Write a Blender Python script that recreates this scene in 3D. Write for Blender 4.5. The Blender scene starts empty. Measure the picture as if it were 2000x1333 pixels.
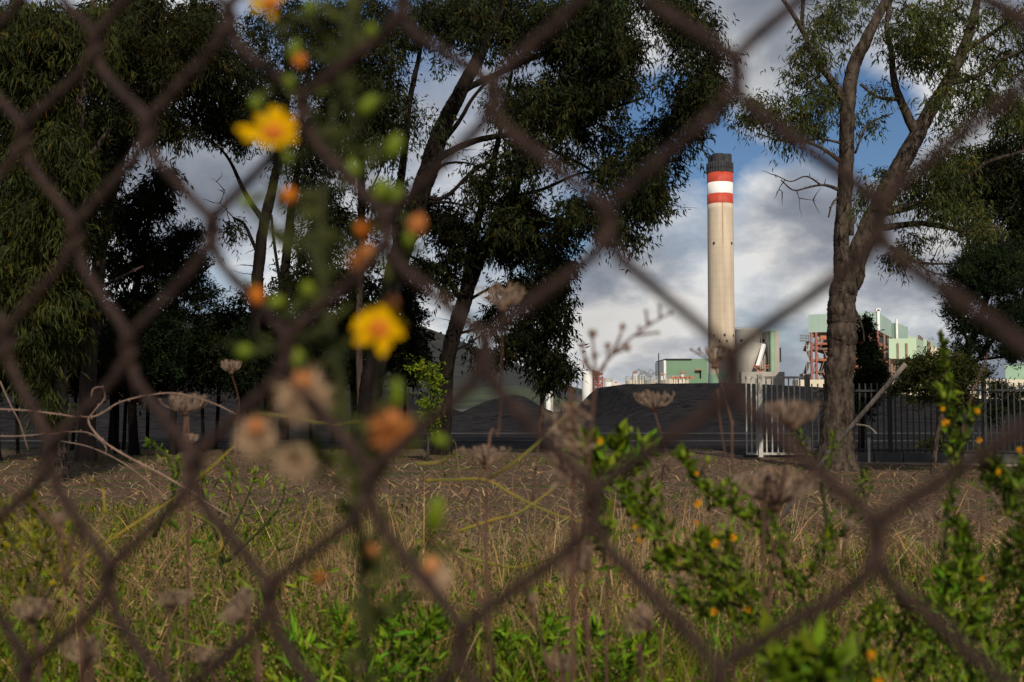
import bpy, math, random
import numpy as np
from math import radians as R, sin, cos, pi
from mathutils import Vector, noise

# ------------------------------------------------------------------ camera, sky, sun, exposure
scene = bpy.context.scene
col = scene.collection
F = 2222.0                                   # focal length in pixels of the 2000 px wide photograph
PITCH = math.atan((790 - 666.5) / F)
CAMZ = 1.4
SUN_AZ, SUN_EL = R(168), R(37)               # compass bearing of the sun seen from the scene (0 = +Y)
cd = bpy.data.cameras.new('camera'); cam = bpy.data.objects.new('camera', cd); col.objects.link(cam)
cd.sensor_width = 36; cd.lens = 40; cd.clip_start = 0.02; cd.clip_end = 20000
cd.dof.use_dof = True; cd.dof.focus_distance = 45; cd.dof.aperture_fstop = 8.6
cam.location = (0, 0, CAMZ); cam.rotation_euler = (R(90) + PITCH, 0, 0)
scene.camera = cam
scene.view_settings.view_transform = 'Standard'
scene.view_settings.look = 'None'
scene.view_settings.gamma = 1
scene.view_settings.exposure = -0.36
scene.render.engine = 'CYCLES'
scene.cycles.max_bounces = 6
scene.cycles.diffuse_bounces = 2
scene.cycles.transparent_max_bounces = 4
try:
    scene.cycles.use_denoising = True
except Exception:
    pass

sd = bpy.data.lights.new('sun', 'SUN'); so = bpy.data.objects.new('sun', sd); col.objects.link(so)
sd.energy = 5.0; sd.angle = R(0.53); sd.color = (1.0, 0.90, 0.76)
sdir = Vector((sin(SUN_AZ) * cos(SUN_EL), cos(SUN_AZ) * cos(SUN_EL), sin(SUN_EL)))
so.rotation_euler = sdir.to_track_quat('Z', 'Y').to_euler()

FW = np.array([0, cos(PITCH), sin(PITCH)]); UP = np.array([0, -sin(PITCH), cos(PITCH)]); RT = np.array([1., 0, 0])
CAMP = np.array([0, 0, CAMZ])
def ray(px, py):
    return FW + RT * ((px - 1000) / F) + UP * ((666.5 - py) / F)
def W(px, py, Y):
    """the point of the photographed place that shows at a pixel, at ground distance Y"""
    d = ray(px, py)
    return CAMP + d * (Y / d[1])
def S(n, Y):
    """metres for n photograph pixels at distance Y"""
    return n * Y / F

class NT:
    def __init__(s, tree): s.t = tree; s.t.nodes.clear()
    def n(s, kind, ins=None, **kw):
        nd = s.t.nodes.new(kind)
        for k, v in kw.items(): setattr(nd, k, v)
        for k, v in (ins or {}).items():
            if isinstance(v, bpy.types.NodeSocket): s.t.links.new(v, nd.inputs[k])
            else: nd.inputs[k].default_value = v
        return nd
    def math(s, op, a, b=0.0, c=0.0, clamp=False):
        nd = s.t.nodes.new('ShaderNodeMath'); nd.operation = op; nd.use_clamp = clamp
        for i, v in enumerate((a, b, c)):
            if isinstance(v, bpy.types.NodeSocket): s.t.links.new(v, nd.inputs[i])
            else: nd.inputs[i].default_value = v
        return nd.outputs[0]
    def ramp(s, fac, stops, interp='LINEAR'):
        nd = s.t.nodes.new('ShaderNodeValToRGB'); s.t.links.new(fac, nd.inputs[0])
        cr = nd.color_ramp; cr.interpolation = interp
        while len(cr.elements) < len(stops): cr.elements.new(0.5)
        for e, (p, c) in zip(cr.elements, stops):
            e.position = p; e.color = (c, c, c, 1) if isinstance(c, (int, float)) else (*c, 1)
        return nd.outputs[0]
    def mix(s, fac, a, b, blend='MIX'):
        nd = s.t.nodes.new('ShaderNodeMix'); nd.data_type = 'RGBA'; nd.blend_type = blend
        for i, v in ((0, fac), (6, a), (7, b)):
            if isinstance(v, bpy.types.NodeSocket): s.t.links.new(v, nd.inputs[i])
            else: nd.inputs[i].default_value = v if i == 0 else (*v[:3], 1)
        return nd.outputs[2]

w = bpy.data.worlds.new('World'); scene.world = w; w.use_nodes = True
T = NT(w.node_tree)
sky = T.n('ShaderNodeTexSky', sky_type='NISHITA', sun_disc=False, sun_elevation=SUN_EL, sun_rotation=SUN_AZ, air_density=1.2, dust_density=0.6, ozone_density=2.0)
tc = T.n('ShaderNodeTexCoord')
dv = T.n('ShaderNodeVectorMath', {0: tc.outputs['Generated']}, operation='NORMALIZE').outputs[0]
sep = T.n('ShaderNodeSeparateXYZ', {0: dv})
zz = T.math('MAXIMUM', sep.outputs[2], 0.0)
den = T.math('ADD', zz, 0.5)
cx = T.math('DIVIDE', sep.outputs[0], den); cy = T.math('DIVIDE', sep.outputs[1], den)
cv = T.n('ShaderNodeCombineXYZ', {0: cx, 1: cy, 2: 0.3}).outputs[0]
n1 = T.n('ShaderNodeTexNoise', {'Vector': cv, 'Scale': 2.7, 'Detail': 9.0, 'Roughness': 0.56, 'Distortion': 0.15}).outputs[0]
n2 = T.n('ShaderNodeTexNoise', {'Vector': cv, 'Scale': 5.0, 'Detail': 9.0, 'Roughness': 0.55, 'Distortion': 0.2}).outputs[0]
bias = T.math('ADD', n1, 0.13)
def blob(px, py, rad, amt):
    global bias
    d = ray(px, py); d = d / np.linalg.norm(d)
    dist = T.n('ShaderNodeVectorMath', {0: dv, 1: tuple(d)}, operation='DISTANCE').outputs['Value']
    m = T.n('ShaderNodeMapRange', {0: dist, 1: 0.0, 2: rad / F, 3: amt, 4: 0.0}, interpolation_type='SMOOTHSTEP').outputs[0]
    bias = T.math('ADD', bias, m)
for b in ((1330, 235, 170, -.34), (1480, 300, 120, -.16), (1425, 385, 90, -.12), (1690, 235, 190, -.34), (1090, 510, 110, -.2), (900, 640, 90, -.15), (1240, 300, 120, -.12),
          (1500, 20, 260, .2), (1560, 430, 230, .22), (1250, 560, 250, .12), (380, 370, 260, .2), (1900, 520, 260, .15)):
    blob(*b)
cover = T.ramp(bias, [(0.50, 0.0), (0.60, 0.75), (0.72, 1.0)])
# bright tops and grey bellies come from the thickness of the cloud
ccol = T.ramp(n2, [(0.34, (3.3, 3.7, 4.5)), (0.46, (4.9, 5.3, 6.1)), (0.54, (7.6, 7.8, 8.2)), (0.63, (11.5, 11.3, 11.0))])
edge = T.ramp(bias, [(0.5, 1.12), (0.62, 1.12), (0.9, 0.78)])
ccol = T.mix(1.0, ccol, edge, 'MULTIPLY')
skyc = T.mix(1.0, sky.outputs[0], (0.62, 0.78, 1.02), 'MULTIPLY')
bg = T.n('ShaderNodeBackground', {'Color': T.mix(cover, skyc, ccol), 'Strength': 0.085})
T.t.links.new(bg.outputs[0], T.n('ShaderNodeOutputWorld').inputs[0])

# ------------------------------------------------------------------ materials
def mat(name, color, rough=0.7, color2=None, scale=3.0, bump=0.0, bscale=None, metal=0.0, trans=0.0, tint=False, detail=5.0, stretch=None, lo=0.35, hi=0.65, spec=0.3, coords='Object', bdist=.02):
    m = bpy.data.materials.new(name); m.use_nodes = True
    t = NT(m.node_tree)
    tc = t.n('ShaderNodeTexCoord')
    v = tc.outputs[coords]
    if stretch: v = t.n('ShaderNodeMapping', {'Vector': v, 'Scale': stretch}).outputs[0]
    c = None
    if color2 is not None:
        nz = t.n('ShaderNodeTexNoise', {'Vector': v, 'Scale': scale, 'Detail': detail, 'Roughness': 0.6}).outputs[0]
        c = t.ramp(nz, [(lo, color), (hi, color2)])
    else:
        c = t.n('ShaderNodeRGB').outputs[0]; c.default_value = (*color, 1)
    if tint:
        at = t.n('ShaderNodeAttribute', attribute_name='tint')
        c = t.mix(1.0, c, at.outputs['Color'], 'MULTIPLY')
    ins = {'Base Color': c, 'Roughness': rough, 'Metallic': metal, 'Specular IOR Level': spec}
    bs = t.n('ShaderNodeBsdfPrincipled', ins)
    if bump:
        nb = t.n('ShaderNodeTexNoise', {'Vector': v, 'Scale': bscale or scale * 4, 'Detail': 4.0}).outputs[0]
        bp = t.n('ShaderNodeBump', {'Height': nb, 'Strength': bump, 'Distance': bdist})
        t.t.links.new(bp.outputs[0], bs.inputs['Normal'])
    out = bs.outputs[0]
    if trans:
        tr = t.n('ShaderNodeBsdfTranslucent', {'Color': c})
        out = t.n('ShaderNodeMixShader', {0: trans, 1: out, 2: tr.outputs[0]}).outputs[0]
    t.t.links.new(out, t.n('ShaderNodeOutputMaterial').inputs[0])
    return m

M = {}
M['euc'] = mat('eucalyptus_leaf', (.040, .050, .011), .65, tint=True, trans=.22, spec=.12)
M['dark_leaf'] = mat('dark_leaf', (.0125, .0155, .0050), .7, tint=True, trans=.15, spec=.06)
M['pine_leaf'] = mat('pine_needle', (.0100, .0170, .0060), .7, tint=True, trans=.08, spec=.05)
M['olive_leaf'] = mat('olive_leaf', (.034, .042, .009), .6, tint=True, trans=.18, spec=.1)
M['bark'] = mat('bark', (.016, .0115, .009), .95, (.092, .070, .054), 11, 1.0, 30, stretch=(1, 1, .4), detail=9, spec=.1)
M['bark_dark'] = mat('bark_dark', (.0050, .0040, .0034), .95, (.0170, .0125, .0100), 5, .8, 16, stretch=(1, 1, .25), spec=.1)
M['bark_pale'] = mat('bark_pale', (.018, .012, .010), .9, (.075, .050, .038), 4, .6, 14, stretch=(1, 1, .2))
M['rust'] = mat('rusty_wire', (.016, .009, .007), .85, (.062, .036, .029), 260, .5, 500, metal=.0, spec=.15)
M['concrete'] = mat('chimney_concrete', (.50, .40, .29), .85, (.64, .53, .40), .35, .2, 2, stretch=(1, 1, .12))
M['concrete_grey'] = mat('grey_concrete', (.31, .285, .25), .85, (.44, .40, .345), .25, .2, 2, stretch=(1, 1, .3))
M['red'] = mat('red_paint', (.42, .045, .022), .6, (.50, .075, .04), .5)
M['white'] = mat('white_paint', (.74, .73, .69), .55, (.82, .81, .78), .4)
M['black'] = mat('black_paint', (.018, .018, .02), .7, (.04, .04, .044), .6)
M['rust_streak'] = mat('rust_streak', (.46, .31, .18), .85, (.36, .23, .13), .8, stretch=(1, 1, .1))
M['hole'] = mat('dark_opening', (.01, .01, .01), .9)
M['green_band'] = mat('pale_green_paint', (.27, .42, .28), .6, (.32, .47, .33), .5)
def corrugated(name, c1, c2, period):
    m = bpy.data.materials.new(name); m.use_nodes = True; t = NT(m.node_tree)
    tc = t.n('ShaderNodeTexCoord')
    sp = t.n('ShaderNodeSeparateXYZ', {0: tc.outputs['Object']})
    s_ = t.math('ADD', sp.outputs[0], sp.outputs[1])
    wv = t.math('SINE', t.math('MULTIPLY', s_, 2 * pi / period))
    nz = t.n('ShaderNodeTexNoise', {'Vector': tc.outputs['Object'], 'Scale': .15, 'Detail': 4.0}).outputs[0]
    c = t.ramp(nz, [(.35, c1), (.65, c2)])
    bp = t.n('ShaderNodeBump', {'Height': wv, 'Strength': .22, 'Distance': .03})
    bs = t.n('ShaderNodeBsdfPrincipled', {'Base Color': c, 'Roughness': .5, 'Normal': bp.outputs[0]})
    t.t.links.new(bs.outputs[0], t.n('ShaderNodeOutputMaterial').inputs[0]); return m
M['green_clad'] = corrugated('green_cladding', (.13, .235, .135), (.16, .27, .165), .8)
M['mint_clad'] = corrugated('mint_cladding', (.36, .48, .40), (.41, .53, .45), .7)
M['lime_clad'] = corrugated('lime_cladding', (.40, .52, .36), (.44, .56, .40), .7)
M['red_steel'] = mat('red_steel', (.26, .085, .07), .6, (.34, .13, .11), .6)
M['orange_paint'] = mat('orange_paint', (.50, .17, .07), .6, (.42, .15, .08), .6)
M['brown_steel'] = mat('brown_steel', (.18, .12, .09), .7, (.26, .18, .13), .6)
M['cream'] = mat('cream_paint', (.62, .54, .40), .7, (.70, .62, .48), .2)
M['steel'] = mat('steel', (.16, .17, .18), .5, (.26, .27, .28), .5)
M['coal'] = mat('coal', (.003, .003, .003), .95, (.026, .0225, .0225), .9, 1.0, 1.3, detail=12, bdist=.5, spec=.05)
M['yard'] = mat('yard_surface', (.005, .0047, .0047), .95, (.020, .0175, .0175), .35, .8, 3, stretch=(.25, 1, 1), detail=10, spec=.04, bdist=.1)
M['kerb'] = mat('kerb', (.026, .025, .026), .9, (.055, .053, .053), 1)
M['hill'] = mat('hill_scrub', (.011, .012, .012), .95, (.028, .028, .022), .035, .8, .2, detail=9)
M['soil'] = None
M['galv'] = mat('galvanised_steel', (.34, .33, .29), .6, (.48, .46, .40), 9, metal=.0)
M['iron'] = mat('dark_iron', (.022, .022, .023), .6, (.040, .039, .038), 9)
M['lowwall'] = mat('low_wall_concrete', (.060, .057, .054), .9, (.10, .094, .086), 3, .4, 20)
M['wood'] = mat('weathered_wood', (.10, .085, .07), .9, (.19, .16, .135), 6, .6, 30, stretch=(1, 1, .15))
M['pole'] = mat('dark_pole', (.035, .03, .027), .9, (.07, .06, .05), 5)
M['dry'] = mat('dry_stem', (.22, .160, .078), .85, tint=True, trans=.1)
M['green_grass'] = mat('green_grass', (.118, .132, .007), .7, tint=True, trans=.35, spec=.1)
M['weed_leaf'] = mat('weed_leaf', (.095, .140, .008), .6, tint=True, trans=.35, spec=.12)
M['petal'] = mat('yellow_petal', (.66, .40, .001), .8, (.60, .29, .001), 80, trans=.3, spec=.03)
M['disk'] = mat('orange_disk', (.52, .15, .003), .8, (.40, .09, .003), 300, trans=.1)
M['fluff'] = mat('seed_fluff', (.46, .30, .18), .9, (.62, .46, .30), 120, trans=.3)
M['fluff_orange'] = mat('orange_fluff', (.40, .13, .03), .9, (.52, .22, .06), 120, trans=.2)
M['bud'] = mat('green_bud', (.13, .19, .006), .6, (.22, .27, .012), 100, trans=.35)
M['stem_green'] = mat('green_stem', (.020, .025, .004), .8, (.034, .038, .006), 60)
M['stem_leaf'] = mat('plant_leaf', (.022, .028, .002), .8, (.050, .056, .004), 50, trans=.25)
M['stem_yellow'] = mat('yellow_stem', (.30, .19, .012), .7, (.13, .15, .018), 14, trans=.15)
M['cane'] = mat('dry_cane', (.17, .10, .075), .8, (.26, .17, .12), 40)
M['umbel'] = mat('dry_umbel', (.13, .08, .055), .85, (.34, .235, .16), 60, trans=.1)
M['brown_stem'] = mat('brown_stem', (.060, .028, .018), .8, (.11, .055, .035), 30)

# ------------------------------------------------------------------ mesh building
class Geo:
    def __init__(s): s.v = []; s.f = []; s.c = []; s.n = 0
    def add(s, v, f, c=None):
        v = np.asarray(v, dtype=np.float32).reshape(-1, 3); f = np.asarray(f, dtype=np.int64)
        s.v.append(v); s.f.append(f + s.n); s.n += len(v)
        if c is None: c = np.ones((len(v), 3), np.float32)
        else: c = np.broadcast_to(np.asarray(c, np.float32), (len(v), 3))
        s.c.append(c)
    def mesh(s, name, m, smooth=False, tint=False):
        me = bpy.data.meshes.new(name)
        V = np.concatenate(s.v)
        me.vertices.add(len(V)); me.vertices.foreach_set('co', V.ravel())
        li = np.concatenate([f.ravel() for f in s.f])
        lens = np.concatenate([np.full(len(f), f.shape[1]) for f in s.f])
        me.loops.add(len(li)); me.loops.foreach_set('vertex_index', li.astype(np.int32))
        st = np.concatenate([[0], np.cumsum(lens)[:-1]])
        me.polygons.add(len(lens)); me.polygons.foreach_set('loop_start', st.astype(np.int32))
        try: me.polygons.foreach_set('loop_total', lens.astype(np.int32))
        except Exception: pass
        me.polygons.foreach_set('use_smooth', np.full(len(lens), bool(smooth)))
        if tint:
            C = np.concatenate(s.c); C = np.concatenate([C, np.ones((len(C), 1), np.float32)], 1)
            a = me.color_attributes.new('tint', 'FLOAT_COLOR', 'POINT'); a.data.foreach_set('color', C.ravel())
        me.update(calc_edges=True); me.validate(); me.materials.append(m)
        return me
    def build(s, name, m, parent=None, smooth=False, tint=False, loc=None):
        me = s.mesh(name, m, smooth, tint)
        o = bpy.data.objects.new(name, me); col.objects.link(o)
        if parent is not None:
            o.parent = parent
            o.matrix_parent_inverse = parent.matrix_world.inverted() if False else o.matrix_parent_inverse
            o.location = -parent.location
        return o

def quadbox(x0, x1, y0, y1, z0, z1):
    v = [(x0, y0, z0), (x1, y0, z0), (x1, y1, z0), (x0, y1, z0), (x0, y0, z1), (x1, y0, z1), (x1, y1, z1), (x0, y1, z1)]
    return v, [(0, 3, 2, 1), (4, 5, 6, 7), (0, 1, 5, 4), (1, 2, 6, 5), (2, 3, 7, 6), (3, 0, 4, 7)]
def box(g, x0, x1, y0, y1, z0, z1): g.add(*quadbox(x0, x1, y0, y1, z0, z1))
def prism(g, pts, z0, z1):
    """vertical prism over a footprint; z1 may be one height per corner"""
    n = len(pts); zt = z1 if hasattr(z1, '__len__') else [z1] * n
    v = [(x, y, z0) for x, y in pts] + [(x, y, z) for (x, y), z in zip(pts, zt)]
    g.add(v, [(i, (i + 1) % n, (i + 1) % n + n, i + n) for i in range(n)])
    g.add(v, [tuple(range(n, 2 * n))]); g.add(v, [tuple(range(n - 1, -1, -1))])
def beam(g, a, b, t, t2=None):
    a = np.array(a, float); b = np.array(b, float); d = b - a; L = np.linalg.norm(d)
    if L < 1e-9: return
    d /= L; r = np.array([0, 0, 1.]) if abs(d[2]) < .9 else np.array([1., 0, 0])
    u = np.cross(d, r); u /= np.linalg.norm(u); w_ = np.cross(u, d); t2 = t2 or t
    v = [p + u * su * t / 2 + w_ * sw * t2 / 2 for p in (a, b) for su, sw in ((-1, -1), (1, -1), (1, 1), (-1, 1))]
    g.add(v, [(0, 3, 2, 1), (4, 5, 6, 7), (0, 1, 5, 4), (1, 2, 6, 5), (2, 3, 7, 6), (3, 0, 4, 7)])
def tube(g, pts, rad, n=6, c=None, cap=True):
    P = np.asarray(pts, float); k = len(P)
    rad = np.broadcast_to(np.asarray(rad, float), (k,))
    Tn = np.gradient(P, axis=0); Tn /= np.linalg.norm(Tn, axis=1)[:, None] + 1e-12
    u = np.cross(Tn[0], [0.3, 0.2, 1.0]) if abs(Tn[0][2]) < .9 else np.cross(Tn[0], [1., .1, 0]); u /= np.linalg.norm(u)
    U = []
    for i in range(k):
        u = u - Tn[i] * np.dot(u, Tn[i]); u /= np.linalg.norm(u) + 1e-12; U.append(u)
    U = np.array(U); B = np.cross(Tn, U)
    a = np.arange(n) * 2 * pi / n
    V = P[:, None] + rad[:, None, None] * (np.cos(a)[None, :, None] * U[:, None] + np.sin(a)[None, :, None] * B[:, None])
    V = V.reshape(-1, 3)
    i, j = np.meshgrid(np.arange(k - 1), np.arange(n), indexing='ij'); i = i.ravel(); j = j.ravel(); j2 = (j + 1) % n
    Fq = np.stack([i * n + j, i * n + j2, (i + 1) * n + j2, (i + 1) * n + j], 1)
    base = g.n
    g.add(V, Fq, c)
    if cap and n > 2:
        s0 = np.arange(n)[::-1][None]; s1 = (np.arange(n) + (k - 1) * n)[None]
        g.f.append(s0 + base); g.f.append(s1 + base)
def lathe(g, cx_, cy_, prof, n=32, c=None, capt=True):
    k = len(prof); a = np.arange(n) * 2 * pi / n
    V = np.array([[(cx_ + r * cos(t), cy_ + r * sin(t), z) for t in a] for r, z in prof]).reshape(-1, 3)
    i, j = np.meshgrid(np.arange(k - 1), np.arange(n), indexing='ij'); i = i.ravel(); j = j.ravel(); j2 = (j + 1) % n
    base = g.n
    g.add(V, np.stack([i * n + j, i * n + j2, (i + 1) * n + j2, (i + 1) * n + j], 1), c)
    if capt: g.f.append((np.arange(n) + (k - 1) * n)[None] + base)
def spline(pts, m=6):
    """Catmull-Rom through points of any width"""
    P = np.asarray(pts, float)
    if len(P) < 3: 
        t = np.linspace(0, 1, m + 1)[:, None]; return P[0] * (1 - t) + P[-1] * t
    Q = np.vstack([2 * P[0] - P[1], P, 2 * P[-1] - P[-2]]); out = []
    for i in range(1, len(Q) - 2):
        for t in np.arange(m) / m:
            a, b, c, d = Q[i - 1], Q[i], Q[i + 1], Q[i + 2]
            out.append(.5 * ((2 * b) + (c - a) * t + (2 * a - 5 * b + 4 * c - d) * t * t + (3 * b - a - 3 * c + d) * t ** 3))
    out.append(P[-1]); return np.array(out)
def unit(a): return a / (np.linalg.norm(a, axis=-1, keepdims=True) + 1e-9)
def leaves(g, P, D, L, Wd, c, rng, fold=0.15):
    """a leaf per point: kite of four corners folded along its midrib"""
    P = np.asarray(P, float); n = len(P); D = unit(np.asarray(D, float))
    N = unit(np.cross(D, rng.normal(size=(n, 3)))); B = np.cross(D, N)
    L = np.broadcast_to(L, (n,))[:, None]; Wd = np.broadcast_to(Wd, (n,))[:, None]
    V = np.stack([P, P + D * L * .42 + B * Wd / 2 + N * L * fold * .3, P + D * L - N * L * fold * .4, P + D * L * .42 - B * Wd / 2 + N * L * fold * .3], 1)
    f = np.arange(n)[:, None] * 4 + np.array([[0, 1, 2, 3]])
    g.add(V.reshape(-1, 3), f, np.repeat(np.asarray(c, float).reshape(-1, 3) * np.ones((n, 3)), 4, axis=0))
def blades(g, P, H, Wd, lean, c, rng, curl=.5):
    """grass blades of three tapering segments"""
    n = len(P); a = rng.uniform(0, 2 * pi, n); b = rng.uniform(0, 2 * pi, n)
    ld = np.stack([np.cos(a), np.sin(a), np.zeros(n)], 1); wd = np.stack([np.cos(b), np.sin(b), np.zeros(n)], 1)
    H = np.asarray(H)[:, None]; lean = np.asarray(lean)[:, None]; Wd = np.asarray(Wd)[:, None]
    rows = []
    for t, wf in ((0, .8), (.4, 1), (.75, .6)):
        ctr = P + np.array([0, 0, 1.]) * H * (t - .35 * lean * t * t) + ld * H * lean * (t ** (1 + curl))
        rows += [ctr - wd * Wd * wf / 2, ctr + wd * Wd * wf / 2]
    rows.append(P + np.array([0, 0, 1.]) * H * (1 - .35 * lean) + ld * H * lean)
    V = np.stack(rows, 1).reshape(-1, 3); o = np.arange(n)[:, None] * 7
    cc = np.repeat(np.asarray(c, float) * np.ones((n, 3)), 7, axis=0)
    base = g.n
    g.add(V, np.concatenate([o + np.array([[0, 1, 3, 2]]), o + np.array([[2, 3, 5, 4]])]), cc)
    g.f.append(o + np.array([[4, 5, 6]]) + base)

def tag(o, label=None, cat=None, group=None, kind=None):
    if label: o['label'] = label
    if cat: o['category'] = cat
    if group: o['group'] = group
    if kind: o['kind'] = kind
    return o
def thing(name, loc, label, cat, group=None):
    o = bpy.data.objects.new(name, None); col.objects.link(o); o.location = Vector([float(q) for q in loc]); o.empty_display_size = .2
    return tag(o, label, cat, group)
def tints(rng, n, lo=.6, hi=1.5, warm=.15):
    b = rng.uniform(lo, hi, n) ** 1.2; wv = rng.normal(0, warm, n)
    return np.stack([b * (1 + wv), b, b * (1 - .6 * wv)], 1).clip(.05, 4)

# ------------------------------------------------------------------ ground
def gz(x, y):
    """ground height: a low bank under the near weeds, flat beyond"""
    t = np.clip((13 - np.asarray(y, float)) / 8, 0, 1); t = t * t * (3 - 2 * t)
    return 0.42 * t + .03 * np.sin(np.asarray(x) * 1.3 + np.asarray(y) * .7) * np.clip(1 - np.asarray(y) / 28, 0, 1)
g = Geo(); xs = [-9000, -900, 900, 9000]; ys = [-60, 300, 3000, 15000]
v = [(x, y, -.03) for y in ys for x in xs]
g.add(v, [(r * 4 + c, r * 4 + c + 1, r * 4 + 5 + c, r * 4 + 4 + c) for r in range(3) for c in range(3)])
m = mat('ground_far', (.05, .05, .045), .95, (.09, .08, .06), .02)
tag(g.build('ground', m), kind='structure')
# field of soil, litter and weeds
m = bpy.data.materials.new('field_soil'); m.use_nodes = True; t = NT(m.node_tree)
tcn = t.n('ShaderNodeTexCoord').outputs['Object']
na = t.n('ShaderNodeTexNoise', {'Vector': tcn, 'Scale': .55, 'Detail': 6.0, 'Roughness': .6}).outputs[0]
nb = t.n('ShaderNodeTexNoise', {'Vector': tcn, 'Scale': 14.0, 'Detail': 6.0, 'Roughness': .7}).outputs[0]
nc = t.n('ShaderNodeTexNoise', {'Vector': t.n('ShaderNodeMapping', {'Vector': tcn, 'Scale': (.35, 1.6, 1)}).outputs[0], 'Scale': .8, 'Detail': 5.0}).outputs[0]
c1 = t.ramp(nb, [(.3, (.036, .021, .014)), (.52, (.115, .068, .044)), (.68, (.27, .185, .13))])
c2 = t.ramp(nb, [(.3, (.025, .032, .010)), (.6, (.075, .085, .026))])
cc = t.mix(t.ramp(nc, [(.50, 0.0), (.62, .8)]), c1, c2)
bp = t.n('ShaderNodeBump', {'Height': nb, 'Strength': .9, 'Distance': .06})
bs = t.n('ShaderNodeBsdfPrincipled', {'Base Color': cc, 'Roughness': .95, 'Normal': bp.outputs[0], 'Specular IOR Level': .1})
t.t.links.new(bs.outputs[0], t.n('ShaderNodeOutputMaterial').inputs[0]); M['soil'] = m
g = Geo(); X = np.linspace(-26, 22, 160); Y = np.linspace(-6, 31.0, 150)
xx, yy = np.meshgrid(X, Y); rn = np.random.default_rng(3)
zz_ = gz(xx, yy) + rn.normal(0, .008, xx.shape) + .02
zz_ = np.where((xx > 7.6) & (yy > 27.6), -.25, zz_)
V = np.stack([xx, yy, zz_], -1).reshape(-1, 3); nx = len(X)
i, j = np.meshgrid(np.arange(len(Y) - 1), np.arange(nx - 1), indexing='ij'); i = i.ravel(); j = j.ravel()
g.add(V, np.stack([i * nx + j, i * nx + j + 1, (i + 1) * nx + j + 1, (i + 1) * nx + j], 1))
tag(g.build('field', M['soil'], smooth=True), kind='structure')
g = Geo(); box(g, -34, 6.2, 31.0, 35.5, -.03, .014); tag(g.build('verge', M['soil']), kind='structure')
g = Geo(); box(g, 7.7, 140, 27.7, 30.99, -.028, -.004); tag(g.build('yard_apron', M['yard']), kind='structure')
g = Geo(); box(g, -120, 140, 31.0, 190, -.028, -.002); tag(g.build('coal_yard', M['yard']), kind='structure')
g = Geo(); box(g, -60, 60, 43, 43.3, 0, .035); tag(g.build('kerb', M['kerb']), kind='structure')
g = Geo(); box(g, -70, 70, 54, 54.4, 0, .045); tag(g.build('kerb', M['kerb']), kind='structure')

# coal heaps: rough mounds with an uneven crest
def heap(name, crest, Yc, Yf, Yb, label, seed):
    """crest = list of (px, py) along the top at distance Yc; foot in front at Yf"""
    cp = np.array([W(px, py, Yc) for px, py in crest]); nu = 300; ux = np.linspace(cp[0, 0], cp[-1, 0], nu)
    top = np.interp(ux, cp[:, 0], cp[:, 2]); vs = np.concatenate([np.linspace(0, .6, 90), np.linspace(.62, 1, 14)]); g = Geo(); V = []
    for q in vs:
        if q < .6:
            t_ = q / .6; y = Yf + (Yc - Yf) * t_; hgt = .25 * t_ + .75 * t_ * t_ * (3 - 2 * t_)
            if t_ > .8: hgt += .05 * sin((t_ - .8) / .2 * 3.14159 * 2) 
        else: y = Yc + (Yb - Yc) * (q - .6) / .4; hgt = 1 - ((q - .6) / .4) ** 2
        for x, tp in zip(ux, top):
            f = noise.fractal(Vector((x * .10, y * .05, seed)), 1.0, 2.1, 5); gul = noise.noise(Vector((x * .55, y * .07, seed + 5)))
            z = tp * hgt + (f * .35 + gul * .22 + noise.noise(Vector((x * 1.6, y * .8, seed))) * .10) * min(1, hgt * 4) * (1 if q < .47 else .22)
            V.append((x, y, max(z, -.02)))
    n = nu; i, j = np.meshgrid(np.arange(len(vs) - 1), np.arange(n - 1), indexing='ij'); i = i.ravel(); j = j.ravel()
    g.add(V, np.stack([i * n + j, i * n + j + 1, (i + 1) * n + j + 1, (i + 1) * n + j], 1))
    return tag(g.build(name, M['coal'], smooth=False), label, 'coal heap')
heap('coal_heap', [(1085, 842), (1120, 812), (1150, 785), (1172, 757), (1200, 753), (1300, 752), (1405, 751), (1500, 756), (1620, 764), (1720, 774), (1850, 784), (2100, 800)], 165, 56, 215, 'big flat-topped black coal heap in front of the striped chimney', 5)
heap('coal_heap', [(860, 835), (905, 806), (950, 785), (1000, 771), (1022, 775), (1050, 790), (1085, 812), (1130, 838)], 120, 58, 150, 'smaller pointed black coal heap left of the white silo', 6)
heap('coal_heap', [(-200, 760), (60, 752), (200, 742), (330, 745), (430, 750), (560, 748), (700, 752), (820, 770), (900, 812), (960, 838)], 140, 48, 180, 'long low black coal heap behind the left trees', 7)

# hills
def hill(name, crest, Yc, seed, m):
    rg = np.random.default_rng(seed); cp = np.array([W(px, py, Yc) for px, py in crest])
    ux = np.linspace(cp[0, 0], cp[-1, 0], 220); top = np.interp(ux, cp[:, 0], cp[:, 2]); V = []
    vs = np.linspace(0, 1, 40)
    for q in vs:
        y = Yc - (1 - q) * Yc * .45; z = top * q ** .8
        for k in range(5): z = z + top.max() * .035 / (k + 1) * q * np.sin(ux * .012 * (k + 1) * 900 / Yc * 2 + q * 11 * (k + 1) + seed * k)
        z = z + rg.normal(0, .006 * top.max(), len(ux)) * q
        V += [(x * (1 - .0 * q), y, z1 - 1) for x, z1 in zip(ux, z)]
    V += [(x, Yc * 1.4, -5) for x in ux]
    n = len(ux); i, j = np.meshgrid(np.arange(len(vs)), np.arange(n - 1), indexing='ij'); i = i.ravel(); j = j.ravel()
    g = Geo(); g.add(V, np.stack([i * n + j, i * n + j + 1, (i + 1) * n + j + 1, (i + 1) * n + j], 1))
    tag(g.build(name, m, smooth=True), kind='structure')
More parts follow.
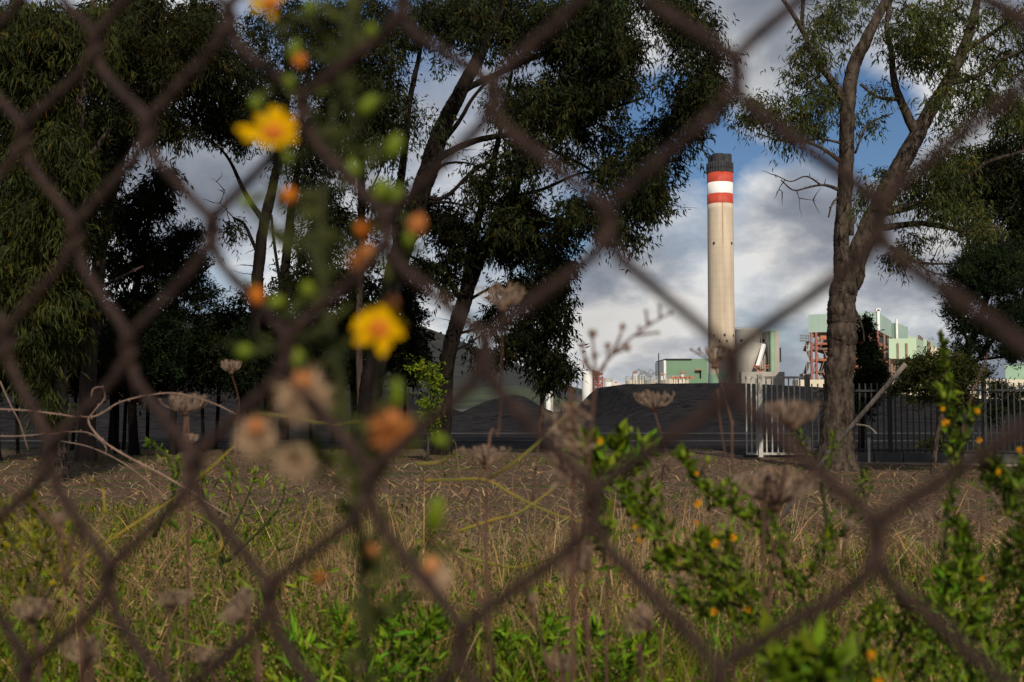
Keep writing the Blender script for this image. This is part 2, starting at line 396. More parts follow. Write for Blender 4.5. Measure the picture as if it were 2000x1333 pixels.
hill('hills', [(-700, 640), (-200, 600), (200, 618), (420, 606), (600, 625), (760, 640), (850, 648), (905, 668), (985, 704), (1020, 716), (1060, 738), (1100, 758), (1150, 778), (1190, 792)], 1100, 4, M['hill'])
m2 = mat('lower_hill_scrub', (.016, .022, .010), .95, (.045, .058, .018), .05, .8, .3, detail=9)
hill('hills', [(820, 790), (880, 762), (960, 752), (1010, 748), (1060, 762), (1110, 780), (1150, 792)], 600, 9, m2)

# ------------------------------------------------------------------ power station
def Z(py, Y): return W(1000, py, Y)[2]
def Xp(px, Y): return W(px, 790, Y)[0]
# chimney
Y0 = 370; cxm = Xp(1410.5, Y0)
ch = thing('chimney', (cxm, Y0, 0), 'tall cream concrete chimney with red and white bands and a black top', 'chimney')
def lobed(g, z0, z1, r0, r1, n=96, k=.06, m=2, cap=True):
    a = np.arange(n) * 2 * pi / n; lev = np.linspace(0, 1, m)
    V = []
    for q in lev:
        r = r0 + (r1 - r0) * q
        # four merged flues: creases face the camera and the sides
        rr = r * (1 - k + k * np.abs(np.cos(2 * (a + pi / 4 + pi / 2 + pi / 4))) ** .55) if False else r * (1 - k * np.exp(-((np.mod(a + pi / 4, pi / 2) - pi / 4) / .16) ** 2))
        V += [(cxm + R_ * cos(t), Y0 + R_ * sin(t), z0 + (z1 - z0) * q) for R_, t in zip(rr, a)]
    i, j = np.meshgrid(np.arange(m - 1), np.arange(n), indexing='ij'); i = i.ravel(); j = j.ravel(); j2 = (j + 1) % n
    base = g.n
    g.add(V, np.stack([i * n + j, i * n + j2, (i + 1) * n + j2, (i + 1) * n + j], 1))
    if cap: g.f.append((np.arange(n) + (m - 1) * n)[None] + base)
mc = M['concrete']; tn = mc.node_tree; bsn = [q for q in tn.nodes if q.type == 'BSDF_PRINCIPLED'][0]; src = bsn.inputs['Base Color'].links[0].from_socket
class _T(NT):
    def __init__(s, tree): s.t = tree
tq = _T(tn); so_ = tq.n('ShaderNodeSeparateXYZ', {0: tq.n('ShaderNodeTexCoord').outputs['Object']})
jz = tq.math('FRACT', tq.math('MULTIPLY', so_.outputs[2], 1 / 2.6)); jl = tq.math('LESS_THAN', jz, .14)
st_n = tq.n('ShaderNodeTexNoise', {'Vector': tq.n('ShaderNodeMapping', {'Vector': tq.n('ShaderNodeTexCoord').outputs['Object'], 'Scale': (1.2, 1.2, .03)}).outputs[0], 'Scale': 1.0, 'Detail': 6.0}).outputs[0]
stf = tq.ramp(st_n, [(.42, 1.0), (.66, .86)])
tn.links.new(tq.mix(1.0, tq.mix(tq.math('MULTIPLY', jl, .09), src, (.30, .24, .18)), stf, 'MULTIPLY'), bsn.inputs['Base Color'])
zc = {k: Z(k, Y0) for k in (748, 400, 381, 359, 340, 319, 303, 730)}
r0, r1 = S(26.3, Y0), S(25.2, Y0)
g = Geo(); lobed(g, zc[730], zc[400], r0, r1, m=30); g.build('shaft', M['concrete'], ch, smooth=True)
g = Geo(); lathe(g, cxm, Y0, [(r0 * 1.03, 0), (r0 * 1.01, zc[730])], 64); g.build('base_band', M['green_band'], ch, smooth=False)
for nm, a_, b_, mm in (('red_band', 400, 381, 'red'), ('white_band', 381, 359, 'white'), ('red_band', 359, 340, 'red')):
    g = Geo(); lobed(g, zc[a_] + .02, zc[b_], r1 * 1.012, r1 * 1.012, k=.05); g.build(nm, M[mm], ch, smooth=True)
g = Geo(); lathe(g, cxm, Y0, [(r1 * 1.0, zc[340] + .02), (r1 * 1.0, Z(322, Y0)), (r1 * .93, Z(319, Y0))], 64)
for k in range(28):
    a = k * 2 * pi / 28; x, y = cxm + r1 * 1.0 * cos(a), Y0 + r1 * 1.0 * sin(a); box(g, x - .18, x + .18, y - .18, y + .18, zc[340] + .1, Z(320, Y0))
lathe(g, cxm, Y0, [(r1 * 1.045, Z(331, Y0)), (r1 * 1.045, Z(329, Y0))], 64)
g.build('black_top', M['black'], ch)
for k in range(4):
    a = k * pi / 2 + pi / 4 + .35; rr = r1 * .46; x, y = cxm + r1 * .48 * cos(a), Y0 + r1 * .48 * sin(a)
    g = Geo(); lathe(g, x, y, [(rr, Z(320, Y0)), (rr, Z(304, Y0)), (rr * .82, Z(304, Y0)), (rr * .82, Z(307, Y0))], 24); g.build('flue', M['black'], ch)
g = Geo(); box(g, cxm - .16, cxm + .16, Y0 - r1 * .93 - .1, Y0 - r1 * .9, Z(660, Y0), zc[400]); g.build('rust_streak', M['rust_streak'], ch)
for px, py in ((1394, 478), (1429, 478), (1393, 657), (1412, 656), (1430, 657), (1416, 668), (1402, 668)):
    dx = Xp(px, Y0) - cxm; yy_ = Y0 - math.sqrt(max(0, r0 * r0 - dx * dx)) - .05
    g = Geo(); zc_ = Z(py, Y0); box(g, Xp(px, Y0) - .25, Xp(px, Y0) + .25, yy_, yy_ + .8, zc_ - .4, zc_ + .4); g.build('opening', M['hole'], ch)

# green clad building
def clad(name, corners, Yv, py_top, m, label, cat='industrial building', z0=0, tops=None, parent=None):
    g = Geo(); prism(g, corners, z0, tops if tops else Z(py_top, Yv)); return g
b = thing('turbine_building', (Xp(1340, 330), 330, 0), 'dark green corrugated building immediately left of the chimney foot', 'building')
g = Geo(); prism(g, [(Xp(1302, 330), 330), (Xp(1350, 330), 330), (Xp(1350, 330), 350), (Xp(1302, 330), 350)], 0, Z(703, 330)); g.build('wall', M['green_clad'], b).location = -b.location
g = Geo(); prism(g, [(Xp(1350.2, 330), 331), (Xp(1384, 330), 331), (Xp(1384, 330), 351), (Xp(1350.2, 330), 351)], 0, Z(701, 330)); g.build('wall', M['green_clad'], b)
g = Geo(); box(g, Xp(1297, 330), Xp(1301.7, 330), 330, 350, 0, Z(704, 330)); g.build('corner_trim', M['white'], b)
g = Geo(); box(g, Xp(1300, 330), Xp(1352, 330), 329.6, 350.5, Z(703, 330) + .02, Z(702, 330) + .15); g.build('roof_edge', M['black'], b)
g = Geo(); box(g, Xp(1368, 330), Xp(1371, 330), 330.8, 331.2, Z(739, 330), Z(724, 330)); g.build('door', M['hole'], b)
g = Geo(); box(g, Xp(1359, 330), Xp(1372, 330), 329.8, 330.7, Z(723.5, 330), Z(722, 330)); g.build('canopy', M['orange_paint'], b)

# tanks with vents
def tank(px0, px1, pyt, Yv, label, m, vents=(), g_='low storage tanks behind the coal heap'):
    x = Xp((px0 + px1) / 2, Yv); r = S((px1 - px0) / 2, Yv)
    b = thing('storage_tank', (x, Yv, 0), label, 'tank', g_)
    g = Geo(); zt = Z(pyt, Yv); lathe(g, x, Yv, [(r, 0), (r, zt), (r * .5, zt + r * .08), (.05, zt + r * .1)], 40); g.build('shell', m, b)
    g = Geo()
    for k in range(24):
        a = k * 2 * pi / 24; a2 = (k + 1) * 2 * pi / 24
        p = (x + r * .97 * cos(a), Yv + r * .97 * sin(a)); q = (x + r * .97 * cos(a2), Yv + r * .97 * sin(a2))
        beam(g, (*p, zt), (*p, zt + 1.1), .10); beam(g, (*p, zt + 1.1), (*q, zt + 1.1), .09); beam(g, (*p, zt + .6), (*q, zt + .6), .07)
    g.build('railing', M['galv'], b)
    for px, pt in vents:
        xv = Xp(px, Yv); g = Geo(); lathe(g, xv, Yv, [(S(3.2, Yv), zt), (S(3.2, Yv), Z(pt + 3, Yv))], 14); vv = g.build('vent_stack', M['white'], b)
        g = Geo(); lathe(g, xv, Yv, [(S(5, Yv), Z(pt + 3, Yv) + .03), (S(5, Yv), Z(pt + .5, Yv)), (S(2.5, Yv), Z(pt - 1, Yv))], 14); g.build('vent_cap', M['orange_paint'], b)
tank(1222, 1258, 744, 300, 'cream tank with one white vent, leftmost of the tanks behind the coal heap', M['cream'], [(1241, 726)])
tank(1258, 1286, 743, 305, 'pale grey tank between the two cream tanks behind the coal heap', M['concrete_grey'])
tank(1289, 1346, 743, 300, 'wide cream tank with two white vents in front of the dark green building', M['cream'], [(1293, 730), (1334, 727)])
tank(1180, 1197, 747, 310, 'small white tank just right of the red stair scaffold', M['white'])
b = thing('pump_house', (Xp(1203, 320), 320, 0), 'small cream shed with orange trim between the silo and the tanks', 'building')
g = Geo(); box(g, Xp(1197.5, 320), Xp(1210, 320), 320, 326, 0, Z(749, 320)); g.build('wall', M['cream'], b)
g = Geo(); box(g, Xp(1203, 320), Xp(1207, 320), 321, 323, Z(749, 320) + .02, Z(746, 320)); g.build('roof_vent', M['orange_paint'], b)
rg = random.Random(4)
b = thing('pipe_rack', (Xp(1270, 292), 292, 0), 'tangle of thin pipes and rails above the low tanks', 'pipework')
g = Geo()
for k in range(26):
    x = Xp(rg.uniform(1222, 1356), 292); zb = Z(750, 292); h = Z(rg.uniform(728, 742), 292)
    beam(g, (x, 292, 0), (x, 292, h), .14)
    if rg.random() < .7:
        x2 = x + rg.uniform(1, 3.5); pts = spline([(x, 292, h), ((x + x2) / 2, 292, h + rg.uniform(.3, 1)), (x2, 292, h - .4)], 5); tube(g, pts, .10, 5)
g.build('pipe', M['steel'], b)
g = Geo()
for k in range(5):
    x = Xp(1310 + k * 9, 291); beam(g, (x, 291, Z(738, 291)), (x + 1.4, 291, Z(738, 291)), .5)
g.build('valve', M['orange_paint'], b)
b = thing('lattice_mast', (Xp(1287, 290), 290, 0), 'thin dark radio mast standing over the low tanks', 'mast')
g = Geo()
for sx, sy in ((-.2, -.2), (.2, -.2), (0, .2)): beam(g, (b.location.x + sx, 290 + sy, 0), (b.location.x + sx * .3, 290 + sy * .3, Z(690, 290)), .09)
for k in range(24):
    z = k * Z(690, 290) / 24; beam(g, (b.location.x - .2, 289.8, z), (b.location.x + .2, 289.8, z + .5), .06)
g.build('mast_frame', M['iron'], b)

# white silo with red stair tower
Yv = 250; x = Xp(1147.5, Yv); r = S(10.5, Yv)
b = thing('white_silo', (x, Yv, 0), 'slim white silo with a domed top beside a red stair tower', 'silo')
g = Geo(); lathe(g, x, Yv, [(r, 0), (r, Z(728, Yv)), (r * .95, Z(726.5, Yv)), (r * .5, Z(725, Yv)), (.02, Z(724.5, Yv))], 40); g.build('shell', M['white'], b, smooth=False)
g = Geo(); lathe(g, x - .1, Yv, [(r * .25, Z(725.5, Yv)), (r * .25, Z(722, Yv)), (.02, Z(721, Yv))], 14); g.build('cap', M['steel'], b)
b = thing('stair_tower', (Xp(1168, Yv), Yv, 0), 'red steel stair scaffold attached right of the slim white silo', 'stair tower')
g = Geo(); xa, xb = Xp(1159.5, Yv), Xp(1177, Yv); zt = Z(733, Yv)
for yy_ in (Yv - 1.1, Yv + 1.1):
    for q, ht in ((xa, Z(724, Yv)), ((xa + xb) / 2, zt + .8), (xb, zt - .3)): beam(g, (q, yy_, 0), (q, yy_, ht), .22)
    beam(g, (xa, yy_, Z(724, Yv)), (xb, yy_, zt), .18)
g.build('column', M['red_steel'], b)
lv = [Z(780 - k * 10.5, Yv) for k in range(5)]
for k, z in enumerate(lv):
    g = Geo(); box(g, xa, xb, Yv - 1.1, Yv + 1.1, z, z + .12); box(g, xa, xb, Yv - 1.2, Yv - 1.12, z + .5, z + 1.0); g.build('landing', M['red_steel'], b)
    if k < 4:
        g = Geo(); q = (xa, xb) if k % 2 else (xb, xa); beam(g, (q[0], Yv - .9, z), (q[1], Yv - .9, lv[k + 1]), .3, .25); beam(g, (q[0], Yv - .9, z + .9), (q[1], Yv - .9, lv[k + 1] + .9), .12); g.build('stair', M['red_steel'], b)
# small white silo
Yv = 180; x = Xp(1071.5, Yv); r = S(5.6, Yv)
b = thing('small_white_silo', (x, Yv, 0), 'short thin white silo standing between the two coal heaps', 'silo')
g = Geo(); lathe(g, x, Yv, [(r, 0), (r, Z(766, Yv)), (r * .7, Z(764, Yv)), (r * .7, Z(762, Yv)), (.02, Z(761, Yv))], 28); g.build('shell', M['white'], b)
g = Geo(); lathe(g, x, Yv, [(r * 1.25, Z(768, Yv)), (r * 1.25, Z(767, Yv))], 28); beam(g, (x + r * 1.1, Yv - .3, 0), (x + r * 1.1, Yv - .3, Z(765, Yv)), .12); beam(g, (x + r * 1.4, Yv - .3, 0), (x + r * 1.4, Yv - .3, Z(765, Yv)), .12); g.build('ladder', M['galv'], b)

# concrete silo group right of the chimney
Yv = 345
b = thing('concrete_silo', (Xp(1480, Yv), Yv, 0), 'grey concrete silo with a green pipe and slanting conveyor right of the chimney', 'silo')
x = Xp(1473, Yv); r = S(26, Yv)
g = Geo(); lathe(g, x, Yv + 8, [(r, 0), (r, Z(642, Yv)), (r * .97, Z(640, Yv))], 48); g.build('drum', M['concrete_grey'], b)
g = Geo(); lathe(g, x, Yv + 8, [(r * 1.02, Z(643.5, Yv)), (r * 1.02, Z(642.5, Yv))], 48, capt=False)
for k in range(30):
    a = k * 2 * pi / 30; beam(g, (x + r * cos(a), Yv + 8 + r * sin(a), Z(641, Yv)), (x + r * cos(a), Yv + 8 + r * sin(a), Z(637.5, Yv)), .1)
    a2 = (k + 1) * 2 * pi / 30; beam(g, (x + r * cos(a), Yv + 8 + r * sin(a), Z(637.5, Yv)), (x + r * cos(a2), Yv + 8 + r * sin(a2), Z(637.5, Yv)), .1)
g.build('railing', M['galv'], b)
for px in (1453, 1496):
    g = Geo(); box(g, Xp(px, Yv) - .25, Xp(px, Yv) + .25, Yv + 2, Yv + 3.5, Z(667, Yv), Z(662, Yv)); g.build('opening', M['hole'], b)
g = Geo(); lathe(g, Xp(1466, Yv), Yv, [(S(31, Yv), 0), (S(31, Yv), Z(700, Yv)), (S(27, Yv), Z(672, Yv)), (S(12, Yv), Z(669, Yv))], 40); g.build('cone', M['cream'] if False else M['concrete_grey'], b)
g = Geo(); box(g, Xp(1498, Yv), Xp(1519, Yv), Yv - 3, Yv + 6, 0, Z(648, Yv)); g.build('tower_wall', M['concrete_grey'], b)
g = Geo(); lathe(g, Xp(1504, Yv), Yv - 3.8, [(S(4.6, Yv), 0), (S(4.6, Yv), Z(650, Yv)), (S(5.4, Yv), Z(649.8, Yv)), (S(5.4, Yv), Z(647, Yv))], 18); g.build('green_pipe', M['green_band'], b)
g = Geo(); box(g, Xp(1519.3, Yv), Xp(1524, Yv), Yv - 2, Yv + 2, Z(708, Yv), Z(680, Yv)); g.build('side_duct', M['iron'], b)
g = Geo(); beam(g, (Xp(1468, Yv), Yv - 9.5, Z(720, Yv)), (Xp(1487, Yv), Yv - 5, Z(677, Yv)), 1.0, 1.5); g.build('conveyor', M['white'], b)
g = Geo(); beam(g, (Xp(1470, Yv), Yv - 9.2, Z(723, Yv)), (Xp(1491, Yv), Yv - 5, Z(677, Yv)), .5, .5)
for k in range(5): beam(g, (Xp(1471 + 4 * k, Yv), Yv - 9, Z(718 - 9 * k, Yv)), (Xp(1474 + 4 * k, Yv), Yv - 9, 0), .12)
g.build('conveyor_frame', M['iron'], b)
g = Geo()
for k in range(14):
    xx_ = Xp(1464 + rg.uniform(0, 14), Yv); z = Z(rg.uniform(716, 732), Yv); beam(g, (xx_, Yv - 10, z), (xx_ + rg.uniform(-2, 2), Yv - 10, z + rg.uniform(-1, 1)), .25)
g.build('red_platform', M['orange_paint'], b)
g = Geo(); box(g, Xp(1446, 330), Xp(1530, 330), 328, 332, 0, Z(727, 330)); g.build('low_block', M['concrete_grey'], b)

# boiler houses
Yv = 300
def C(px, Yq): return (Xp(px, Yq), Yq)
b = thing('boiler_house', (*C(1650, Yv), 0), 'pale mint clad box raised on red steel columns behind the big right tree', 'building')
A0, A1, A2, A3 = C(1581, 306), C(1718, 298), C(1744, 330), C(1612, 338)
tops = [Z(615, 306), Z(610, 298), Z(610, 298), Z(615, 306)]
g = Geo(); prism(g, [A0, A1, A2, A3], Z(648, 302), tops); g.build('cladding', M['mint_clad'], b)
g = Geo(); box(g, A1[0] - .3, A1[0] + .35, A1[1] - .3, A1[1] + .3, Z(646, 298), Z(605, 298)); box(g, A1[0] - .6, A1[0] + .6, A1[1] - .3, A1[1] + .4, Z(608, 298), Z(603, 298)); g.build('corner_post', M['white'], b)
def lerp(a, b_, t): return (a[0] + (b_[0] - a[0]) * t, a[1] + (b_[1] - a[1]) * t)
for tt in (0.04, .11, .5, .86, .985):
    for e0, e1 in ((A0, A1), (A3, A2)):
        q = lerp(e0, e1, tt); g = Geo(); beam(g, (*q, 0), (*q, Z(648, 302)), .55); g.build('column', M['red_steel'], b)
for tt in (.4, .8):
    q = lerp(A1, A2, tt); g = Geo(); beam(g, (*q, 0), (*q, Z(648, 302)), .5); g.build('column', M['brown_steel'], b)
for k, py in enumerate((672, 682, 704, 728, 748)):
    z = Z(py, 300); g = Geo(); prism(g, [lerp(A0, A1, .03), lerp(A0, A1, .98), lerp(A3, A2, .98), lerp(A3, A2, .03)], z, z + .5); g.build('floor_deck', M['brown_steel'] if k % 2 else M['orange_paint'], b)
g = Geo()
zs = [Z(p, 300) for p in (750, 728, 704, 682, 660)]
for k in range(4):
    for tt in np.linspace(.05, .95, 9):
        q0 = lerp(A0, A1, tt); q1 = lerp(A0, A1, tt + (.06 if k % 2 else -.06)); beam(g, (*q0, zs[k]), (*q1, zs[k + 1]), .2)
        if rg.random() < .6: beam(g, (q0[0], q0[1] + 8, zs[k]), (q1[0], q1[1] + 8, zs[k + 1]), .8)
tag(g.build('bracing', M['brown_steel'], b), kind='stuff')
g = Geo(); prism(g, [lerp(A0, A1, .12), lerp(A0, A1, .8), lerp(A3, A2, .8), lerp(A3, A2, .12)], 0.1, Z(655, 300)); 
q0 = lerp(A0, A1, .5)
g2 = Geo(); prism(g2, [(lerp(A0, A3, .45)[0] + 2, lerp(A0, A3, .45)[1]), (lerp(A1, A2, .45)[0] - 2, lerp(A1, A2, .45)[1]), (lerp(A1, A2, .9)[0] - 2, lerp(A1, A2, .9)[1]), (lerp(A0, A3, .9)[0] + 3, lerp(A0, A3, .9)[1])], 0, Z(650, 302)); g2.build('boiler_casing', M['steel'], b)
for k in range(60):
    g = Geo(); tt = rg.uniform(.03, .97); q = lerp(A0, A1, tt); z = Z(rg.uniform(655, 752), 300); s_ = rg.uniform(.3, 1.1); box(g, q[0], q[0] + s_ * 1.5, q[1] + .3, q[1] + 1.2, z, z + s_)
    g.build('equipment', M['orange_paint' if k % 3 else 'brown_steel'], b)

b = thing('boiler_house', (*C(1760, 320), 0), 'narrower mint clad tower stepping down behind the raised mint box', 'building')
g = Geo(); B0, B1, B2, B3 = C(1722, 334), C(1754, 330), C(1776, 352), C(1744, 356)
prism(g, [B0, B1, B2, B3], 0, [Z(632, 334), Z(631, 330), Z(629, 330), Z(630, 334)]); g.build('cladding', M['mint_clad'], b)
g = Geo(); box(g, B1[0] - .3, B1[0] + .3, B1[1] - .3, B1[1] + .2, 0, Z(624, 330)); g.build('corner_post', M['white'], b)
b = thing('annex_building', (*C(1765, 290), 0), 'light lime green clad block with two brown vertical louvres on steel legs', 'building')
g = Geo(); D0, D1, D2, D3 = C(1738, 290), C(1792, 290), C(1806, 306), C(1752, 306)
prism(g, [D0, D1, D2, D3], Z(701, 290), [Z(662, 290), Z(661, 290), Z(660, 290), Z(661, 290)]); g.build('cladding', M['lime_clad'], b)
for px in (1755, 1772):
    g = Geo(); box(g, Xp(px - 2, 290), Xp(px + 2, 290), 289.75, 289.98, Z(700, 290), Z(671, 290)); g.build('louvre', M['brown_steel'], b)
for px in (1743, 1748, 1790):
    g = Geo(); beam(g, (*C(px, 292), 0), (*C(px, 292), Z(701, 290)), .5); g.build('column', M['brown_steel'], b)
for pa, ya, pb, yb in ((1746, 704, 1762, 725), (1774, 704, 1752, 725), (1743, 727, 1792, 727)):
    g = Geo(); beam(g, (*C(pa, 292), Z(ya, 290)), (*C(pb, 292), Z(yb, 290)), .3); g.build('brace', M['brown_steel'], b)
g = Geo(); box(g, Xp(1737, 288), Xp(1752, 288), 289, 296, 0, Z(742, 288)); g.build('base_room', M['cream'], b)
b = thing('roof_block', (*C(1790, 330), 0), 'stepped lime green roofs with dark exhaust stacks behind the light green block', 'building')
g = Geo(); prism(g, [C(1776, 322), C(1812, 322), C(1830, 345), C(1790, 345)], 0, [Z(656, 322), Z(664, 322), Z(662, 322), Z(655, 322)]); g.build('upper_roof', M['lime_clad'], b)
g = Geo(); box(g, Xp(1812.5, 322), Xp(1858, 322), 325, 345, 0, Z(678, 322)); g.build('lower_roof', M['cream'], b)
for px, pt, wd in ((1797.5, 655, 2), (1801, 657, 2), (1804, 660, 1.6), (1815, 666, 2), (1818, 668, 1.6)):
    g = Geo(); lathe(g, Xp(px, 318), 318, [(S(wd, 318), 0), (S(wd, 318), Z(pt, 318))], 12); g.build('exhaust_stack', M['brown_steel'], b)
# floodlight mast
b = thing('floodlight_mast', (*C(1579, 240), 0), 'thin floodlight mast with four rows of lamps left of the mint box', 'floodlight mast')
g = Geo()
for sx in (-.25, .25): beam(g, (b.location.x + sx, 240, 0), (b.location.x + sx, 240, Z(656, 240)), .09)
for k in range(30): z = k * Z(675, 240) / 30; beam(g, (b.location.x - .25, 240, z), (b.location.x + .25, 240, z + .4), .05)
for py in (657, 662, 667, 675): beam(g, (Xp(1564, 240), 240, Z(py, 240)), (Xp(1586, 240), 240, Z(py, 240)), .1)
g.build('mast_frame', M['galv'], b)
for py in (656, 661, 666):
    for px in np.arange(1565.5, 1586, 4):
        g = Geo(); box(g, Xp(px, 240) - .17, Xp(px, 240) + .17, 239.6, 239.9, Z(py, 240) - .17, Z(py, 240) + .17); g.build('lamp', M['steel'], b)
# long white hall at right, behind the iron fence
b = thing('white_hall', (*C(1900, 260), 0), 'long low cream hall behind the dark railing at the right', 'building')
g = Geo(); box(g, Xp(1748, 260), Xp(2110, 260), 262, 290, 0, Z(741, 260)); g.build('wall', M['cream'], b)
g = Geo(); prism(g, [C(1965, 262), C(2110, 262), C(2110, 300), C(1965, 300)], Z(741, 260) + .02, [Z(712, 260), Z(700, 260), Z(700, 260), Z(712, 260)]); g.build('roof', M['green_band'], b)
for k in range(9):
    px = 1830 + k * 28; g = Geo(); box(g, Xp(px, 260), Xp(px + 9, 260), 261.8, 261.98, Z(772, 260), Z(752, 260)); g.build('window', M['steel'], b)
b = thing('white_hall', (*C(1560, 270), 0), 'low cream wall glimpsed between the gate bars left of the big trunk', 'building')
g = Geo(); box(g, Xp(1560, 270), Xp(1640, 270), 270, 276, 0, Z(742, 270)); g.build('wall', M['cream'], b)

# ------------------------------------------------------------------ iron railing, gate, low wall, posts
def gpt(px, Y): return Xp(px, Y)
b = thing('metal_gate', (Xp(1515, 29.6), 29.6, 0), 'pale galvanised sliding gate of upright bars left of the big trunk', 'gate')
Yg = 29.6; zb, zt = Z(889, Yg), Z(735, Yg)
bar = Geo(); box(bar, -.017, .017, -.012, .012, 0, zt - zb - .03); barm = bar.mesh('bar', M['galv'])
def bars(parent, x, y, me, z, name='bar', lab=None):
    o = bpy.data.objects.new(name, me); col.objects.link(o); o.parent = parent; o.location = Vector((x, y, z)) - parent.location; return o
for px in list(range(1457, 1482, 10)) + list(range(1496, 1574, 11)): bars(b, Xp(px + .5, Yg), Yg, barm, zb)
M['post_grey'] = mat('weathered_post', (.13, .12, .105), .8, (.22, .20, .175), 8)
for px, wd in ((1484, .055), (1577, .055)):
    g = Geo(); box(g, Xp(px, Yg) - wd, Xp(px, Yg) + wd, Yg - .08, Yg + .08, 0, zt + .04); g.build('post', M['post_grey' if px > 1500 else 'galv'], b)
for py in (887, 738):
    g = Geo(); box(g, Xp(1489, Yg), Xp(1571, Yg), Yg - .03, Yg + .03, Z(py + 2, Yg), Z(py - 2.5, Yg)); g.build('rail', M['galv'], b)
    g = Geo(); box(g, Xp(1456, Yg), Xp(1479, Yg), Yg - .03, Yg + .03, Z(py + 2, Yg), Z(py - 2.5, Yg)); g.build('rail', M['galv'], b)
g = Geo(); box(g, Xp(1458, Yg), Xp(1640, Yg), Yg + .35, Yg + .55, 0, .14); tag(g.build('kerb', M['kerb']), kind='structure')
# railing right of the trunk
b = thing('iron_railing', (Xp(1800, 26), 26, 0), 'dark iron railing on a low concrete wall running right from the trunk', 'railing')
def Yr(px): return 27.2 - (px - 1600) * .0035
def rp(px): y = Yr(px); return Xp(px, y), y
bar = Geo(); box(bar, -.015, .015, -.012, .012, 0, 1.62); barm2 = bar.mesh('bar', M['iron'])
for k in range(46):
    px = 1586 + k * 11.6; x, y = rp(px); bars(b, x, y, barm2, .27)
for z in (.33, 1.72):
    g = Geo(); beam(g, (*rp(1584), z), (*rp(2115), z), .04, .05); g.build('rail', M['iron'], b)
for px in (1735, 1920):
    x, y = rp(px + 4); g = Geo(); box(g, x - .045, x + .045, y + .03, y + .10, .0, 1.95); g.build('post', M['iron'], b)
wl = thing('low_wall', (Xp(1800, 26), 26, 0), 'low dark concrete plinth wall under the iron railing', 'wall')
x0, y0 = rp(1592); x1, y1 = rp(2120); n = 9
for k in range(n):
    a0, a1 = k / n + .002, (k + 1) / n - .002; g = Geo()
    pa = (x0 + (x1 - x0) * a0, y0 + (y1 - y0) * a0); pb = (x0 + (x1 - x0) * a1, y0 + (y1 - y0) * a1)
    prism(g, [(pa[0], pa[1] - .1), (pb[0], pb[1] - .1), (pb[0], pb[1] + .1), (pa[0], pa[1] + .1)], 0, .27); g.build('slab', M['lowwall'], wl)
g = Geo(); prism(g, [(x0, y0 - .35), (x1, y1 - .35), (x1, y1 - .14), (x0, y0 - .14)], -.01, .055); tag(g.build('kerb', mat('pale_footing', (.20, .165, .13), .9, (.27, .22, .17), 4)), kind='structure')
x, y = rp(1688); g = Geo(); tube(g, [(x, y - .3, 0), (x, y - .3, .62)], .03, 10); tag(g.build('marker_post', M['galv']), 'short pale steel post in front of the low wall', 'post')
x = Xp(1058, 36); b = thing('wooden_pole', (x, 36, 0), 'dark wooden pole rising in front of the small white silo', 'pole')
g = Geo(); tube(g, [(x, 36, 0), (x, 36, 1), (x + .02, 36, Z(738, 36))], [.075, .07, .062], 10); g.build('shaft', M['pole'], b)
g = Geo(); beam(g, (x, 36, Z(752, 36)), (Xp(1040, 36), 36, Z(732, 36)), .03); g.build('arm', M['pole'], b)

